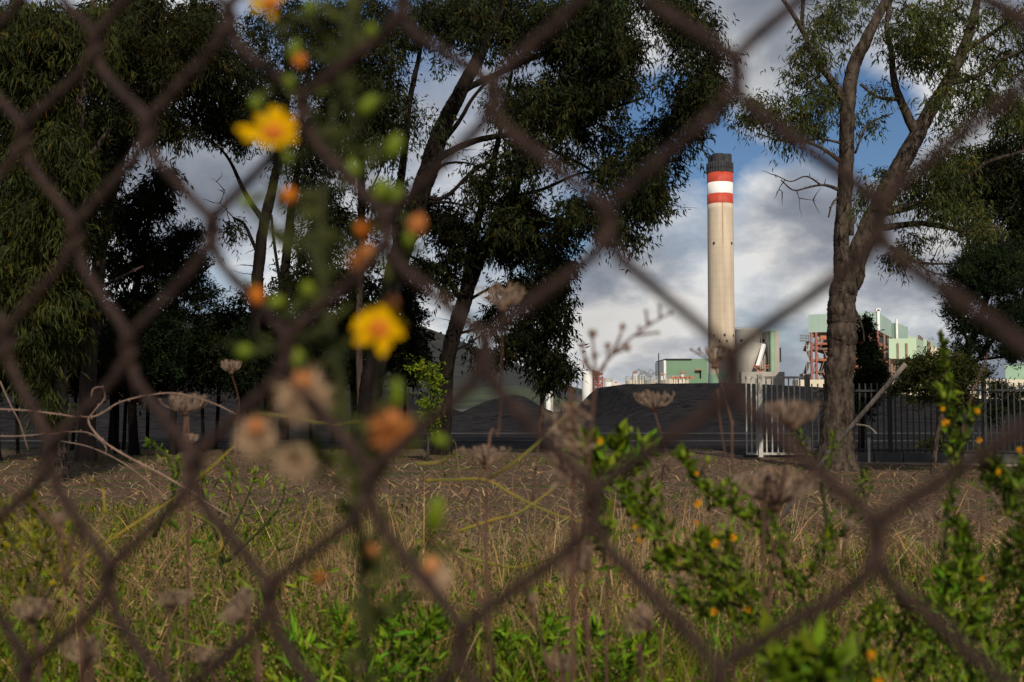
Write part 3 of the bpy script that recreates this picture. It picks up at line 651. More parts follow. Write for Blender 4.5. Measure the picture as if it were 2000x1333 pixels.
# ------------------------------------------------------------------ trees
FARTHER = {11: 1.2, 14: 1.16, 21: 1.3, 22: 1.55, 23: 1.45, 24: 1.36, 31: 1.85, 32: 1.6, 33: 1.5, 34: 1.55, 35: 1.5, 60: 1.6, 71: 1.3, 72: 1.3, 73: 1.3}
def tree(name, label, Y, limbs, blobs, leafm='euc', barkm='bark', cat='tree', group=None, leaf=(.13, .024), per=34, cl_r=.30, droop=.9, seed=1, tlo=.5, thi=1.6, rz=1.6, base_tint=(1, 1, 1), twig_r=.012, bare=(), dens=1.25, gap=-.10, gap_f=.95):
    rn = np.random.default_rng(seed)
    k_s = FARTHER.get(seed, 1.32 if 40 <= seed < 60 else 1.0)      # stand back at the far edge of the field, grown to match
    Y *= k_s; leaf = (leaf[0] * k_s, leaf[1] * k_s); cl_r *= k_s; rz *= k_s; twig_r *= k_s; gap_f /= k_s
    first = limbs[0]; bp = W(first[0][0], first[0][1], Y); base = np.array([bp[0], Y, float(gz(bp[0], Y))])
    b = thing(name, base, label, cat, group)
    nodes, rads = [], []
    for li, lm in enumerate(limbs):
        P = []
        for q in lm:
            dy = q[3] if len(q) > 3 else 0
            P.append([*W(q[0], q[1], Y + dy), S(q[2], Y) / 2])
        if li == 0:
            P[0][2] = base[2] - .05
        P = spline(P, 5 if len(P) > 2 else 4)
        wob = rn.normal(0, 1, (len(P), 3)) * (P[:, 3:4] * .05); wob[0] = 0; P[:, :3] += wob
        rr = np.maximum(P[:, 3], .006) * (1 + rn.normal(0, .025, len(P)))
        if li == 0: rr[0] *= 1.35; rr[1] *= 1.12
        big = li < 3 and rr.max() > .08
        g = Geo()
        if big:
            # rough bark: long ridges and flakes pushed in and out of the round
            k_ = np.linspace(0, len(P) - 1, len(P) * 5); Pf = np.stack([np.interp(k_, np.arange(len(P)), P[:, q_]) for q_ in range(3)], 1)
            Pf[1:-1] = (Pf[:-2] + Pf[1:-1] * 2 + Pf[2:]) / 4; rf = np.interp(k_, np.arange(len(P)), rr); nn = 30
            tube(g, Pf, rf, nn); Vt = g.v[0].reshape(len(Pf), nn, 3); ctr_ = Pf[:, None]
            ridge = rn.normal(0, 1, (len(Pf), nn)); rl = np.cumsum(ridge, 0) * .25; rl -= np.linspace(0, 1, len(Pf))[:, None] * rl[-1]; rl = np.clip(rl, -1.5, 1.5)
            am = (.035 * rl + .022 * ridge)[..., None]
            g.v[0] = (ctr_ + (Vt - ctr_) * (1 + am)).reshape(-1, 3).astype(np.float32)
        else: tube(g, P[:, :3], rr, 7)
        g.build('trunk' if li == 0 else 'limb', M[barkm], b, smooth=True)
        nodes += list(P[:, :3]); rads += list(rr)
    nodes = np.array(nodes); rads = np.array(rads)
    # leaf clusters spread through the crown volume, each joined to the nearest wood
    tg = []
    for bl in blobs:
        px, py, rx, ry, n = bl[:5]; n = int(n * dens * 1.35); yo = bl[5] if len(bl) > 5 else 0; rzz = bl[6] * k_s if len(bl) > 6 else rz
        u = unit(rn.normal(size=(n, 3))) * rn.uniform(0, 1, (n, 1)) ** (1 / 2.4)
        for q in u:
            tg.append(W(px + q[0] * rx, py + q[1] * ry, Y + yo + q[2] * rzz))
    tg = np.array(tg)
    tg = tg[tg[:, 2] > base[2] + .25]
    # foliage gathers in clumps with gaps between them
    fq = gap_f
    kp = np.array([noise.noise(Vector(q * fq) + Vector((seed * 7.3, 0, 0))) + .35 * noise.noise(Vector(q * fq * 2.7)) > gap for q in tg]) if len(tg) else np.zeros(0, bool)
    tg = tg[kp]
    if len(nodes) > 0 and len(tg):
        dn = np.min(np.linalg.norm(tg[:, None] - nodes[None], axis=2), axis=1); tg = tg[np.argsort(dn)]
    NN = np.zeros((len(nodes) + len(tg) * 4, 3)); RR = np.zeros(len(NN)); k0 = len(nodes); NN[:k0] = nodes; RR[:k0] = rads
    tw = Geo()
    for q in tg:
        d = np.linalg.norm(NN[:k0] - q, axis=1) + .25 * np.maximum(0, NN[:k0, 2] - q[2]) + np.where(RR[:k0] < .006, .3, 0)
        a = int(np.argmin(d)); s0 = NN[a]; L = np.linalg.norm(q - s0)
        if L < .05: continue
        mid = s0 * .5 + q * .5 + np.array([0, 0, .13 * L]) + rn.normal(0, .07 * L, 3)
        t_ = np.linspace(0, 1, 6)[:, None]; P = (1 - t_) ** 2 * s0 + 2 * t_ * (1 - t_) * mid + t_ ** 2 * q
        P[1:-1] += rn.normal(0, .02 * L, (4, 3))
        r_0 = min(RR[a] * .6, .006 + twig_r * L * .6); tube(tw, P, np.linspace(r_0, .004, 6), 4, cap=False)
        for z_ in (2, 3, 4, 5):
            if k0 < len(NN): NN[k0] = P[z_]; RR[k0] = r_0 * (1 - z_ / 6); k0 += 1
    # bare dead twigs
    for (px, py, rx, ry, n) in bare:
        for q in range(n):
            e = W(px + rn.normal() * rx, py + rn.normal() * ry, Y + rn.normal() * .3)
            d = np.linalg.norm(NN[:k0] - e, axis=1); s0 = NN[int(np.argmin(d))]
            t_ = np.linspace(0, 1, 7)[:, None]; P = s0 * (1 - t_) + e * t_ + np.cumsum(rn.normal(0, .035 * np.linalg.norm(e - s0), (7, 3)), axis=0) * t_
            tube(tw, P, np.linspace(.014, .003, 7), 4, cap=False); m_ = min(4, len(NN) - k0)
            for z_ in range(m_): NN[k0] = P[2 + z_]; RR[k0] = .008; k0 += 1
    if tw.n: tag(tw.build('twigs', M[barkm], b, smooth=True), kind='stuff')
    if len(tg):
        nC = len(tg); cs = rn.uniform(.55, 1.4, nC)
        gl = Geo(); ctint = tints(rn, nC, tlo, thi, .10)
        # three or four hanging sprigs per cluster, leaves along them
        ns = 4; pl = max(2, per // ns)
        sd_ = unit(rn.normal(size=(nC, ns, 3)) + np.array([0, 0, -.25 * droop]))
        sl = cl_r * cs[:, None] * rn.uniform(.6, 1.5, (nC, ns))
        tt = rn.uniform(.05, 1, (nC, ns, pl))
        P = tg[:, None, None] + sd_[:, :, None] * (sl[:, :, None] * tt)[..., None]
        P[..., 2] -= droop * .35 * cl_r * tt ** 2
        P += rn.normal(0, cl_r * .10, P.shape)
        D = sd_[:, :, None] * .5 + rn.normal(0, .55, P.shape) + np.array([0, 0, -droop])
        n = nC * ns * pl
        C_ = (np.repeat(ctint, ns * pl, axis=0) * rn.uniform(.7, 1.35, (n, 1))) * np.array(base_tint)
        # a few leaves turned yellow or rusty
        od = rn.uniform(size=n) < .05; C_[od] *= np.array([2.2, 1.3, .7])
        leaves(gl, P.reshape(-1, 3), D.reshape(-1, 3), leaf[0] * rn.uniform(.6, 1.3, n), leaf[1] * rn.uniform(.7, 1.3, n), C_, rn)
        tag(gl.build('crown', M[leafm], b, tint=True), kind='stuff')
    return b

# big eucalyptus right of the chimney
tree('eucalyptus_tree', 'big forked eucalyptus with a grey gnarled trunk right of the striped chimney', 20, [
    [(1632, 885, 70), (1638, 780, 57), (1642, 700, 54), (1643, 650, 54), (1643, 600, 52), (1650, 560, 50), (1656, 520, 50)],
    [(1650, 560, 36), (1643, 480, 30), (1648, 400, 28), (1654, 300, 28), (1655, 200, 28), (1668, 130, 26), (1700, 60, 20), (1730, 0, 16), (1750, -80, 12)],
    [(1660, 560, 40), (1690, 460, 40), (1722, 392, 38), (1752, 335, 34), (1786, 275, 31), (1818, 215, 27), (1850, 160, 22), (1880, 100, 20), (1905, 20, 15), (1915, -60, 12)],
    [(1652, 200, 20), (1620, 152, 15), (1592, 115, 12), (1565, 55, 10), (1530, 0, 8), (1500, -40, 6)],
    [(1565, 50, 8), (1568, 10, 8), (1570, -50, 7)],
    [(1795, 270, 24), (1772, 225, 18), (1748, 165, 15), (1742, 105, 12), (1732, 50, 10), (1745, -30, 8)],
    [(1758, 195, 9), (1715, 190, 6), (1680, 165, 5)],
    [(1720, 415, 20), (1790, 400, 15), (1860, 372, 12), (1920, 322, 9), (1985, 300, 7), (2050, 280, 6)],
    [(1725, 445, 14), (1800, 437, 11), (1880, 450, 9), (1950, 442, 7)],
    [(1738, 482, 10), (1785, 510, 6), (1840, 516, 4), (1890, 514, 3)],
    [(1785, 512, 4), (1815, 530, 3), (1850, 540, 2)],
    [(1642, 372, 9), (1610, 362, 5), (1580, 366, 4), (1550, 372, 3), (1525, 352, 2.5)],
    [(1605, 363, 4), (1575, 345, 3), (1545, 355, 2.5), (1520, 345, 2)],
    [(1638, 385, 6), (1625, 400, 4), (1618, 425, 3)],
    [(1642, 316, 10), (1605, 290, 7), (1560, 270, 5), (1510, 235, 4), (1465, 215, 3)],
    [(1644, 280, 6), (1600, 272, 4), (1540, 278, 3), (1480, 262, 2)],
    [(1670, 300, 5), (1690, 250, 4), (1715, 232, 3), (1745, 222, 2)],
    [(1665, 500, 22), (1672, 465, 12), (1695, 440, 8)], [(1662, 460, 12), (1664, 415, 9)],
    [(1885, 100, 12), (1930, 70, 9), (1990, 30, 7)], [(1850, 165, 12), (1905, 150, 9), (1970, 110, 7), (2040, 90, 6)],
    [(1672, 610, 6), (1684, 640, 4), (1688, 668, 3)],
], [(1600, 95, 62, 50, 26), (1570, 140, 46, 30, 12), (1500, 215, 58, 46, 32), (1465, 250, 30, 34, 10), (1560, 210, 50, 46, 24), (1590, 250, 45, 25, 12), (1610, 180, 40, 34, 14), (1550, 260, 70, 30, 12), (1620, 30, 60, 40, 18), (1690, -10, 60, 40, 18),
    (1700, 240, 24, 14, 3), (1665, 240, 26, 30, 6), (1720, 175, 22, 22, 4), (1780, 20, 90, 60, 44), (1850, 90, 95, 70, 52), (1890, 30, 90, 60, 44), (1940, 120, 80, 60, 40), (1980, 40, 80, 70, 36), (1830, 190, 62, 42, 22), (1790, 130, 50, 45, 16),
    (1905, 190, 70, 40, 26), (1980, 200, 60, 40, 20), (1850, 250, 45, 34, 10), (1770, 80, 70, 40, 18),
    (1830, 320, 60, 34, 16, 0), (1700, 385, 36, 26, 10), (1720, 350, 30, 20, 6), (1800, 370, 90, 45, 28, .5), (1870, 400, 80, 50, 34, .5), (1800, 470, 60, 34, 22), (1760, 500, 34, 22, 12), (1880, 330, 70, 40, 20), (1930, 460, 60, 34, 18, .5)],
    seed=11, gap=-.06, gap_f=1.1, dens=1.75, per=36, base_tint=(1.15, 1.1, 1.2), bare=((1555, 375, 35, 30, 12), (1610, 395, 14, 30, 5), (1830, 530, 40, 14, 6), (1880, 500, 30, 40, 5)))
# a darker crown at the right edge
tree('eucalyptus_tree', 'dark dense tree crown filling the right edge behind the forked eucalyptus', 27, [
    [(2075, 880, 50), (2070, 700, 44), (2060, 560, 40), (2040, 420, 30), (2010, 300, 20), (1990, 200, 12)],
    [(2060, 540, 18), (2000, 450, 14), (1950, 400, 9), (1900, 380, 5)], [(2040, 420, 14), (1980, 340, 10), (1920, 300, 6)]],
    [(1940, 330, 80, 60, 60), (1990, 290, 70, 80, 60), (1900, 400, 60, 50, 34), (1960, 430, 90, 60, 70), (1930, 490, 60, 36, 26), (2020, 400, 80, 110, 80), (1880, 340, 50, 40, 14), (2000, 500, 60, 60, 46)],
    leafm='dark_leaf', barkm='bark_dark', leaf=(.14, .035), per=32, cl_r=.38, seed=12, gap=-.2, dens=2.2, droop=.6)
# pine at the right edge
tree('pine_tree', 'dark pine with layered flat sprays low at the right edge', 23, [
    [(1868, 905, 16), (1872, 760, 15), (1888, 690, 14), (1905, 650, 13), (1925, 590, 11), (1945, 520, 8), (1960, 460, 5)],
    [(1874, 745, 9), (1920, 690, 8), (1960, 640, 6), (2010, 600, 5)], [(1895, 680, 6), (1870, 620, 5), (1852, 580, 3)], [(1925, 600, 5), (1890, 560, 4), (1860, 545, 3)], [(1880, 705, 5), (1940, 700, 5), (2000, 690, 4)]],
    [(1885, 540, 40, 12, 22, 0, .9), (1930, 510, 50, 14, 28, 0, .9), (1880, 580, 34, 12, 18, 0, .8), (1950, 560, 60, 16, 34, 0, 1), (1870, 615, 26, 10, 12, 0, .7), (1900, 640, 40, 11, 16, 0, .8), (1975, 610, 50, 18, 34, 0, 1), (1960, 655, 50, 14, 20, 0, 1), (1900, 685, 40, 10, 10, 0, .8), (1985, 690, 40, 16, 20, 0, 1), (1980, 520, 50, 40, 44), (2010, 640, 40, 60, 34)],
    leafm='pine_leaf', barkm='bark_dark', leaf=(.11, .022), per=44, cl_r=.24, seed=13, gap=-.6, dens=1.9, droop=-.35)
tree('cypress_tree', 'dark narrow conifer just right of the big forked trunk', 24.5, [
    [(1682, 905, 12), (1684, 800, 12), (1688, 720, 9), (1690, 640, 5), (1688, 612, 2)]],
    [(1689, 640, 13, 24, 18, 0, .4), (1692, 680, 26, 34, 44, 0, .6), (1700, 720, 28, 34, 44, 0, .6), (1690, 760, 34, 30, 34, 0, .6), (1683, 795, 26, 20, 10, 0, .5), (1712, 745, 20, 26, 12, 0, .5)],
    leafm='pine_leaf', barkm='bark_dark', leaf=(.10, .026), per=40, cl_r=.17, seed=14, gap=-.6, dens=1.6, droop=.1, tlo=.4, thi=1.1)
tree('olive_tree', 'small bushy staked tree in front of the iron railing at the right', 22.6, [
    [(1822, 925, 11), (1826, 880, 10), (1834, 830, 12), (1842, 790, 11), (1848, 750, 8)],
    [(1838, 800, 7), (1810, 760, 5), (1785, 735, 3)], [(1842, 790, 7), (1870, 755, 5), (1900, 735, 3)], [(1848, 755, 5), (1830, 720, 4), (1820, 700, 2)]],
    [(1785, 722, 34, 20, 26, 0, .7), (1765, 752, 26, 18, 16, 0, .5), (1820, 710, 44, 22, 34, 0, .8), (1865, 705, 40, 20, 26, 0, .8), (1830, 745, 50, 26, 36, 0, .8), (1880, 740, 34, 24, 20, 0, .7), (1915, 730, 24, 18, 10, 0, .6), (1860, 775, 34, 18, 14, 0, .6), (1890, 790, 26, 22, 10, 0, .5), (1800, 775, 26, 10, 5, 0, .5)],
    leafm='olive_leaf', barkm='bark', leaf=(.075, .026), per=44, cl_r=.17, seed=15, gap=-.6, dens=1.7, droop=.2, tlo=.35, thi=1.35)
tree('young_shrub', 'rounded green shrub inside the iron railing under the staked tree', 30, [[(1825, 886, 4), (1826, 870, 3), (1828, 850, 2)]],
    [(1825, 872, 34, 22, 34, 0, .5), (1800, 880, 22, 12, 12, 0, .4), (1850, 866, 18, 18, 12, 0, .4)], leafm='olive_leaf', leaf=(.08, .03), per=30, cl_r=.15, seed=16, gap=-.6, cat='shrub', droop=.2)
tree('cypress_tree', 'low dark conifer behind the railing at the right edge', 34, [[(1960, 870, 6), (1962, 800, 6), (1965, 740, 3)]],
    [(1960, 790, 40, 26, 26, 0, .8), (1955, 760, 26, 22, 18, 0, .6), (1990, 770, 30, 40, 22, 0, .6), (1935, 810, 26, 20, 12, 0, .6)], leafm='pine_leaf', leaf=(.12, .035), per=34, cl_r=.2, seed=17, gap=-.6, droop=.1)

# middle trees
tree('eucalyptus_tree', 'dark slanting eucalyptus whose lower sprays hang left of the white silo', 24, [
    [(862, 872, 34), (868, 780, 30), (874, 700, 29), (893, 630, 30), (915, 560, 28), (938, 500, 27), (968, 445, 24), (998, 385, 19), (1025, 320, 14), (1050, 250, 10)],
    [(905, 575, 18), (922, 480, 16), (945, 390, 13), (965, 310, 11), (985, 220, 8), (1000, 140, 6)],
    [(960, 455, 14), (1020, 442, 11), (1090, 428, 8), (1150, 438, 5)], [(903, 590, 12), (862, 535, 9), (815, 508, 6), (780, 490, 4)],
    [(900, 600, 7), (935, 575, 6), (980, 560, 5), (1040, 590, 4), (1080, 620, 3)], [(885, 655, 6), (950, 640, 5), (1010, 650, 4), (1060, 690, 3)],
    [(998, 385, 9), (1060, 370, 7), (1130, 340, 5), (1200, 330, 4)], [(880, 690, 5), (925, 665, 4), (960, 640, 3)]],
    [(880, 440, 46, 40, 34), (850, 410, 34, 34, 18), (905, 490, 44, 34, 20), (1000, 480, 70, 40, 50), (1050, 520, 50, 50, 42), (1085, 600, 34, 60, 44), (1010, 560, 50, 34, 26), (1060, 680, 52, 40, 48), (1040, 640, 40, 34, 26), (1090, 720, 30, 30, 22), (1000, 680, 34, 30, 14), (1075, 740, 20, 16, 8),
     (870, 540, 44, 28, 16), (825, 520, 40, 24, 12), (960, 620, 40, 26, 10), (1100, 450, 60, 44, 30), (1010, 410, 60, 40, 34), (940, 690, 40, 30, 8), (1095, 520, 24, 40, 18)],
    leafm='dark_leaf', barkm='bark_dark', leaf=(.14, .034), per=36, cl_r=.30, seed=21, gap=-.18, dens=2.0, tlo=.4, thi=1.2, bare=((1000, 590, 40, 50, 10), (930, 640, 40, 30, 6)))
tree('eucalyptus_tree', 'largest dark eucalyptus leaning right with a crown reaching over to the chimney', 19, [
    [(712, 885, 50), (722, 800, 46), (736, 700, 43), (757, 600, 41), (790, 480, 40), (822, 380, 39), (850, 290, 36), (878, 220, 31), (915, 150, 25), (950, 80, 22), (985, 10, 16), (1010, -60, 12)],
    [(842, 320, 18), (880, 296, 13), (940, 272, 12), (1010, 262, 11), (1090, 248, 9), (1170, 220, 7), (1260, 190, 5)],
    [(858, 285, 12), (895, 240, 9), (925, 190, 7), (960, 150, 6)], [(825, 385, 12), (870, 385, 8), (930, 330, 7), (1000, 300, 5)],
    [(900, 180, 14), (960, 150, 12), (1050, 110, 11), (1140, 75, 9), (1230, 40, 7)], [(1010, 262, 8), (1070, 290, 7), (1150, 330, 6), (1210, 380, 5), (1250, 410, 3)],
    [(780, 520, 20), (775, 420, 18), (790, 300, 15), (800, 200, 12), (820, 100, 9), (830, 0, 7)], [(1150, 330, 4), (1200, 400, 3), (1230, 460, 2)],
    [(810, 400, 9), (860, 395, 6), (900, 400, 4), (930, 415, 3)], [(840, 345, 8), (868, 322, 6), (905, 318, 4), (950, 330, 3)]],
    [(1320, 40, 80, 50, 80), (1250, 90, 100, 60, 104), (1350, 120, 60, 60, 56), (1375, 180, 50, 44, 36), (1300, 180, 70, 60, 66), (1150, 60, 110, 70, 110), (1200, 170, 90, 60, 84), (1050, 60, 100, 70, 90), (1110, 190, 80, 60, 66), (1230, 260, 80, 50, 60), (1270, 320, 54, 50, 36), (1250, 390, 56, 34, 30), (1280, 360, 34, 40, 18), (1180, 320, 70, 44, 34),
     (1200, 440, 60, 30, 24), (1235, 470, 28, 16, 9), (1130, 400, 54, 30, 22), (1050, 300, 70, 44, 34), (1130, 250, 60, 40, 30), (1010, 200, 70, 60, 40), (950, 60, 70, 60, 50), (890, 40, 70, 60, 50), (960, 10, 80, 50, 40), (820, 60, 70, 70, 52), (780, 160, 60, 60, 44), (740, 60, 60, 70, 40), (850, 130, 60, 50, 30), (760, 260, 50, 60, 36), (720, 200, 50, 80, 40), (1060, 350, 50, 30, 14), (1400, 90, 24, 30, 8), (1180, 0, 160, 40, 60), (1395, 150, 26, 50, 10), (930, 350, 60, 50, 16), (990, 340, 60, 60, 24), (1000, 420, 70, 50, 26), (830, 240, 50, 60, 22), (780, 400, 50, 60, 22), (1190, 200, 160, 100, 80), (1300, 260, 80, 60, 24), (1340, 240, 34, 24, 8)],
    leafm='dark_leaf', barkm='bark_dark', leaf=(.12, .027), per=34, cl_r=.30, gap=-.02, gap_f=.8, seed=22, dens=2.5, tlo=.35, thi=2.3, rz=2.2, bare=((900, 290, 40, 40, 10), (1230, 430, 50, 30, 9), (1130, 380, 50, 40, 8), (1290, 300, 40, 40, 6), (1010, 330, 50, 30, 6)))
tree('slender_tree', 'pale slim trunk standing just left of the large leaning eucalyptus', 21, [
    [(705, 872, 12), (702, 700, 13), (703, 520, 14), (706, 400, 14), (704, 300, 15), (698, 200, 12), (700, 100, 9), (700, 0, 7)], [(704, 320, 8), (680, 250, 6), (655, 180, 4)], [(702, 420, 6), (735, 350, 4), (755, 300, 3)]],
    [(690, 120, 50, 60, 34), (650, 180, 50, 60, 34), (700, 40, 60, 60, 36), (620, 90, 50, 60, 30), (680, 300, 44, 50, 22), (735, 400, 40, 40, 18), (660, 430, 50, 40, 22)], leafm='dark_leaf', barkm='bark_pale', leaf=(.12, .028), per=34, cl_r=.3, seed=23, gap=-.2, dens=1.8, rz=1.2)
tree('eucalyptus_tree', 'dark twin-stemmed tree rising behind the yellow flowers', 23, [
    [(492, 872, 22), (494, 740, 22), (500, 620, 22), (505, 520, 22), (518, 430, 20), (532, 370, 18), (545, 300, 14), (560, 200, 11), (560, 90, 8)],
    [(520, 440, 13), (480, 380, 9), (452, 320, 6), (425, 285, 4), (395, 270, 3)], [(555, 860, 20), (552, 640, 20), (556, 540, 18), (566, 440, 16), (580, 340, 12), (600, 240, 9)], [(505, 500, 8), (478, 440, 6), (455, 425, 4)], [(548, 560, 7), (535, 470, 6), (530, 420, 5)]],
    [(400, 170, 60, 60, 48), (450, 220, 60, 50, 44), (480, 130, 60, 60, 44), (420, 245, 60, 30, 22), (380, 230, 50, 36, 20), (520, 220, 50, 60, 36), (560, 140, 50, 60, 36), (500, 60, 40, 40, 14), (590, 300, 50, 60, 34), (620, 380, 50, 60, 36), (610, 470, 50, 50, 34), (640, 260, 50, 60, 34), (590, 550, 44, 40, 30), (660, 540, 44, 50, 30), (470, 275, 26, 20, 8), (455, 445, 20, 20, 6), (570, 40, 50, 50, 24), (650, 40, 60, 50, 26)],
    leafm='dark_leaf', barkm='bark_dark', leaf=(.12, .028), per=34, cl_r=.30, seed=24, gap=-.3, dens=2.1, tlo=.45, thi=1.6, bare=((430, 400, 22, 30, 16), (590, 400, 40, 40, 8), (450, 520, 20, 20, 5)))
# left trees
tree('eucalyptus_tree', 'left eucalyptus with a slim curved pale trunk and drooping leaves', 15, [
    [(168, 905, 34), (172, 760, 30), (178, 660, 26), (188, 560, 26), (200, 470, 23), (212, 400, 21), (224, 345, 22), (238, 270, 16), (248, 190, 12), (262, 100, 9), (290, 10, 7)],
    [(215, 395, 15), (216, 330, 13), (206, 290, 10), (190, 248, 8)], [(228, 335, 12), (250, 290, 10), (280, 268, 9), (345, 260, 6), (380, 256, 4)],
    [(240, 270, 10), (275, 200, 8), (310, 120, 7), (350, 50, 6)], [(232, 300, 8), (262, 230, 7), (300, 180, 6), (340, 160, 5)], [(200, 560, 8), (240, 540, 6), (280, 520, 4)], [(240, 260, 8), (290, 180, 7), (330, 90, 5)]],
    [(300, 60, 80, 60, 46), (380, 50, 60, 60, 34), (330, 140, 60, 50, 26), (270, 150, 50, 60, 22), (220, 60, 70, 60, 40), (400, 110, 50, 50, 22), (250, 10, 80, 40, 28), (180, 130, 50, 60, 30), (290, 220, 60, 34, 20), (230, 230, 50, 44, 22), (330, 250, 60, 16, 9), (190, 330, 44, 60, 18), (160, 250, 50, 60, 22), (180, 440, 34, 50, 12), (400, 60, 60, 60, 26)],
    leaf=(.12, .022), per=38, cl_r=.25, seed=31, gap=-.35, dens=2.8, barkm='bark_pale', leafm='dark_leaf', tlo=.5, thi=1.8, base_tint=(1.2, 1.1, 1.), bare=((280, 170, 50, 60, 20), (290, 300, 30, 20, 6)))
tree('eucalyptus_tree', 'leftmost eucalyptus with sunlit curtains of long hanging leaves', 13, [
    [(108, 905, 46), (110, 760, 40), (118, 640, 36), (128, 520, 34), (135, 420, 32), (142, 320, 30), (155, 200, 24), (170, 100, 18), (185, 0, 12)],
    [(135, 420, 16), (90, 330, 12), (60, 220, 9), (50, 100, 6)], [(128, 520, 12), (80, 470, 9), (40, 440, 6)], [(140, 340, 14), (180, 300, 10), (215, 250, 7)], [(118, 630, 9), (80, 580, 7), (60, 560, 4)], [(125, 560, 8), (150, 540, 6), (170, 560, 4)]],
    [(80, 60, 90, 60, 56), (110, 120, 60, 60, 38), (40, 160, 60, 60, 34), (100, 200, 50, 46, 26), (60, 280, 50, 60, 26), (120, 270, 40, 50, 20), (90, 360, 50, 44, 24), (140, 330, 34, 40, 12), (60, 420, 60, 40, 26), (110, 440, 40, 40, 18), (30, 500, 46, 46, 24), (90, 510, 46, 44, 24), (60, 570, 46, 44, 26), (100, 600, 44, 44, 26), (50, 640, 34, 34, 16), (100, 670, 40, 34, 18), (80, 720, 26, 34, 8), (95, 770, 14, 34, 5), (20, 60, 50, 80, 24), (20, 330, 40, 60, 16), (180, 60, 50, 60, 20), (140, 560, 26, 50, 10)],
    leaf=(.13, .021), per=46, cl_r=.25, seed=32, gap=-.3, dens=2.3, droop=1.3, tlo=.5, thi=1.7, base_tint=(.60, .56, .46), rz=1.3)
tree('eucalyptus_tree', 'dark tree half hidden at the far left edge of the picture', 18, [
    [(-30, 885, 50), (-20, 700, 44), (0, 560, 36), (20, 430, 26), (60, 300, 16), (90, 200, 10)], [(-5, 570, 14), (30, 500, 9), (60, 480, 5)], [(15, 450, 14), (-30, 350, 10), (-60, 250, 8)]],
    [(20, 420, 70, 70, 50), (10, 250, 60, 100, 60), (20, 100, 60, 90, 46), (20, 560, 44, 60, 34), (60, 330, 60, 80, 40), (160, 380, 44, 60, 20), (120, 200, 80, 100, 40), (200, 120, 60, 80, 24), (-10, 680, 34, 50, 18), (150, 480, 40, 60, 22), (150, 580, 50, 60, 26), (60, 620, 60, 70, 36), (200, 300, 50, 70, 22)],
    leafm='dark_leaf', barkm='bark_dark', leaf=(.13, .03), per=34, cl_r=.32, seed=33, gap=-.4, dens=1.8, tlo=.4, thi=1.2, rz=2.2)
tree('eucalyptus_tree', 'dark drooping tree filling the gap right of the slim curved trunk', 20, [
    [(262, 885, 18), (258, 760, 17), (262, 640, 16), (270, 540, 13), (290, 440, 9), (310, 360, 6)], [(264, 600, 7), (230, 540, 5), (215, 480, 4)], [(270, 540, 6), (300, 500, 4), (330, 480, 3)]],
    [(320, 345, 28, 22, 14, 0, .8), (290, 390, 44, 28, 24, 0, 1), (260, 450, 40, 40, 26, 0, 1), (315, 400, 26, 30, 8, 0, .6), (240, 520, 34, 34, 20, 0, 1), (290, 500, 34, 30, 16, 0, 1), (230, 420, 22, 40, 10, 0, .8), (270, 580, 40, 30, 16, 0, 1)],
    leafm='dark_leaf', barkm='bark_dark', leaf=(.12, .034), per=34, cl_r=.26, seed=34, gap=-.35, dens=1.8, tlo=.5, thi=1.5)
tree('pine_tree', 'dark green pine with tiered branches behind the arching bramble', 21, [
    [(338, 880, 14), (339, 780, 13), (340, 680, 12), (342, 580, 9), (345, 500, 6), (348, 450, 3)], [(340, 620, 5), (290, 600, 4), (235, 595, 2)], [(342, 560, 5), (390, 530, 4), (420, 515, 2)], [(341, 650, 5), (390, 640, 4), (420, 630, 2)]],
    [(345, 480, 44, 24, 34, 0, .9), (310, 520, 44, 20, 30, 0, 1), (380, 520, 34, 20, 24, 0, .9), (340, 560, 70, 22, 48, 0, 1.2), (270, 590, 50, 18, 28, 0, 1), (390, 580, 34, 18, 20, 0, 1), (330, 620, 70, 20, 46, 0, 1.2), (260, 640, 50, 16, 22, 0, 1), (330, 670, 70, 22, 44, 0, 1.2), (320, 715, 60, 18, 26, 0, 1), (370, 460, 30, 16, 12, 0, .7), (400, 660, 30, 20, 14, 0, .8)],
    leafm='pine_leaf', barkm='bark_dark', leaf=(.10, .024), per=42, cl_r=.24, seed=35, gap=-.6, droop=-.1, tlo=.5, thi=1.7)
for lab, Yk, sd, px, bl in (('broad dark evergreen between the tiered pine and the yellow flowers', 27, 71, 520, [(500, 640, 70, 80, 70), (580, 620, 80, 100, 80), (450, 690, 60, 60, 40), (560, 720, 100, 40, 50), (620, 560, 50, 60, 30)]),
                    ('broad dark evergreen behind the seed heads and lower yellow flower', 26, 72, 690, [(690, 600, 70, 90, 80), (760, 640, 70, 80, 70), (650, 700, 80, 60, 60), (790, 560, 44, 50, 26), (800, 700, 50, 60, 44), (720, 480, 50, 60, 26), (640, 460, 50, 60, 26)]),
                    ('broad dark evergreen behind the slim curved trunk at left', 28, 73, 220, [(200, 660, 90, 70, 80), (140, 700, 90, 60, 60), (300, 700, 80, 60, 60), (240, 740, 130, 30, 60), (60, 710, 90, 50, 60), (190, 600, 60, 50, 30)])):
    tree('evergreen_tree', lab, Yk, [[(px, 790 + 1.4 * F / Yk, 20), (px + 4, 780, 17), (px - 6, 680, 12), (px, 600, 7)], [(px, 720, 8), (px + 50, 670, 5), (px + 90, 640, 3)], [(px, 700, 8), (px - 50, 660, 5), (px - 80, 640, 3)]], bl,
         leafm='dark_leaf', barkm='bark_dark', leaf=(.14, .05), per=30, cl_r=.36, seed=sd, gap=-.25, droop=.4, tlo=.4, thi=1.2, dens=1.2)
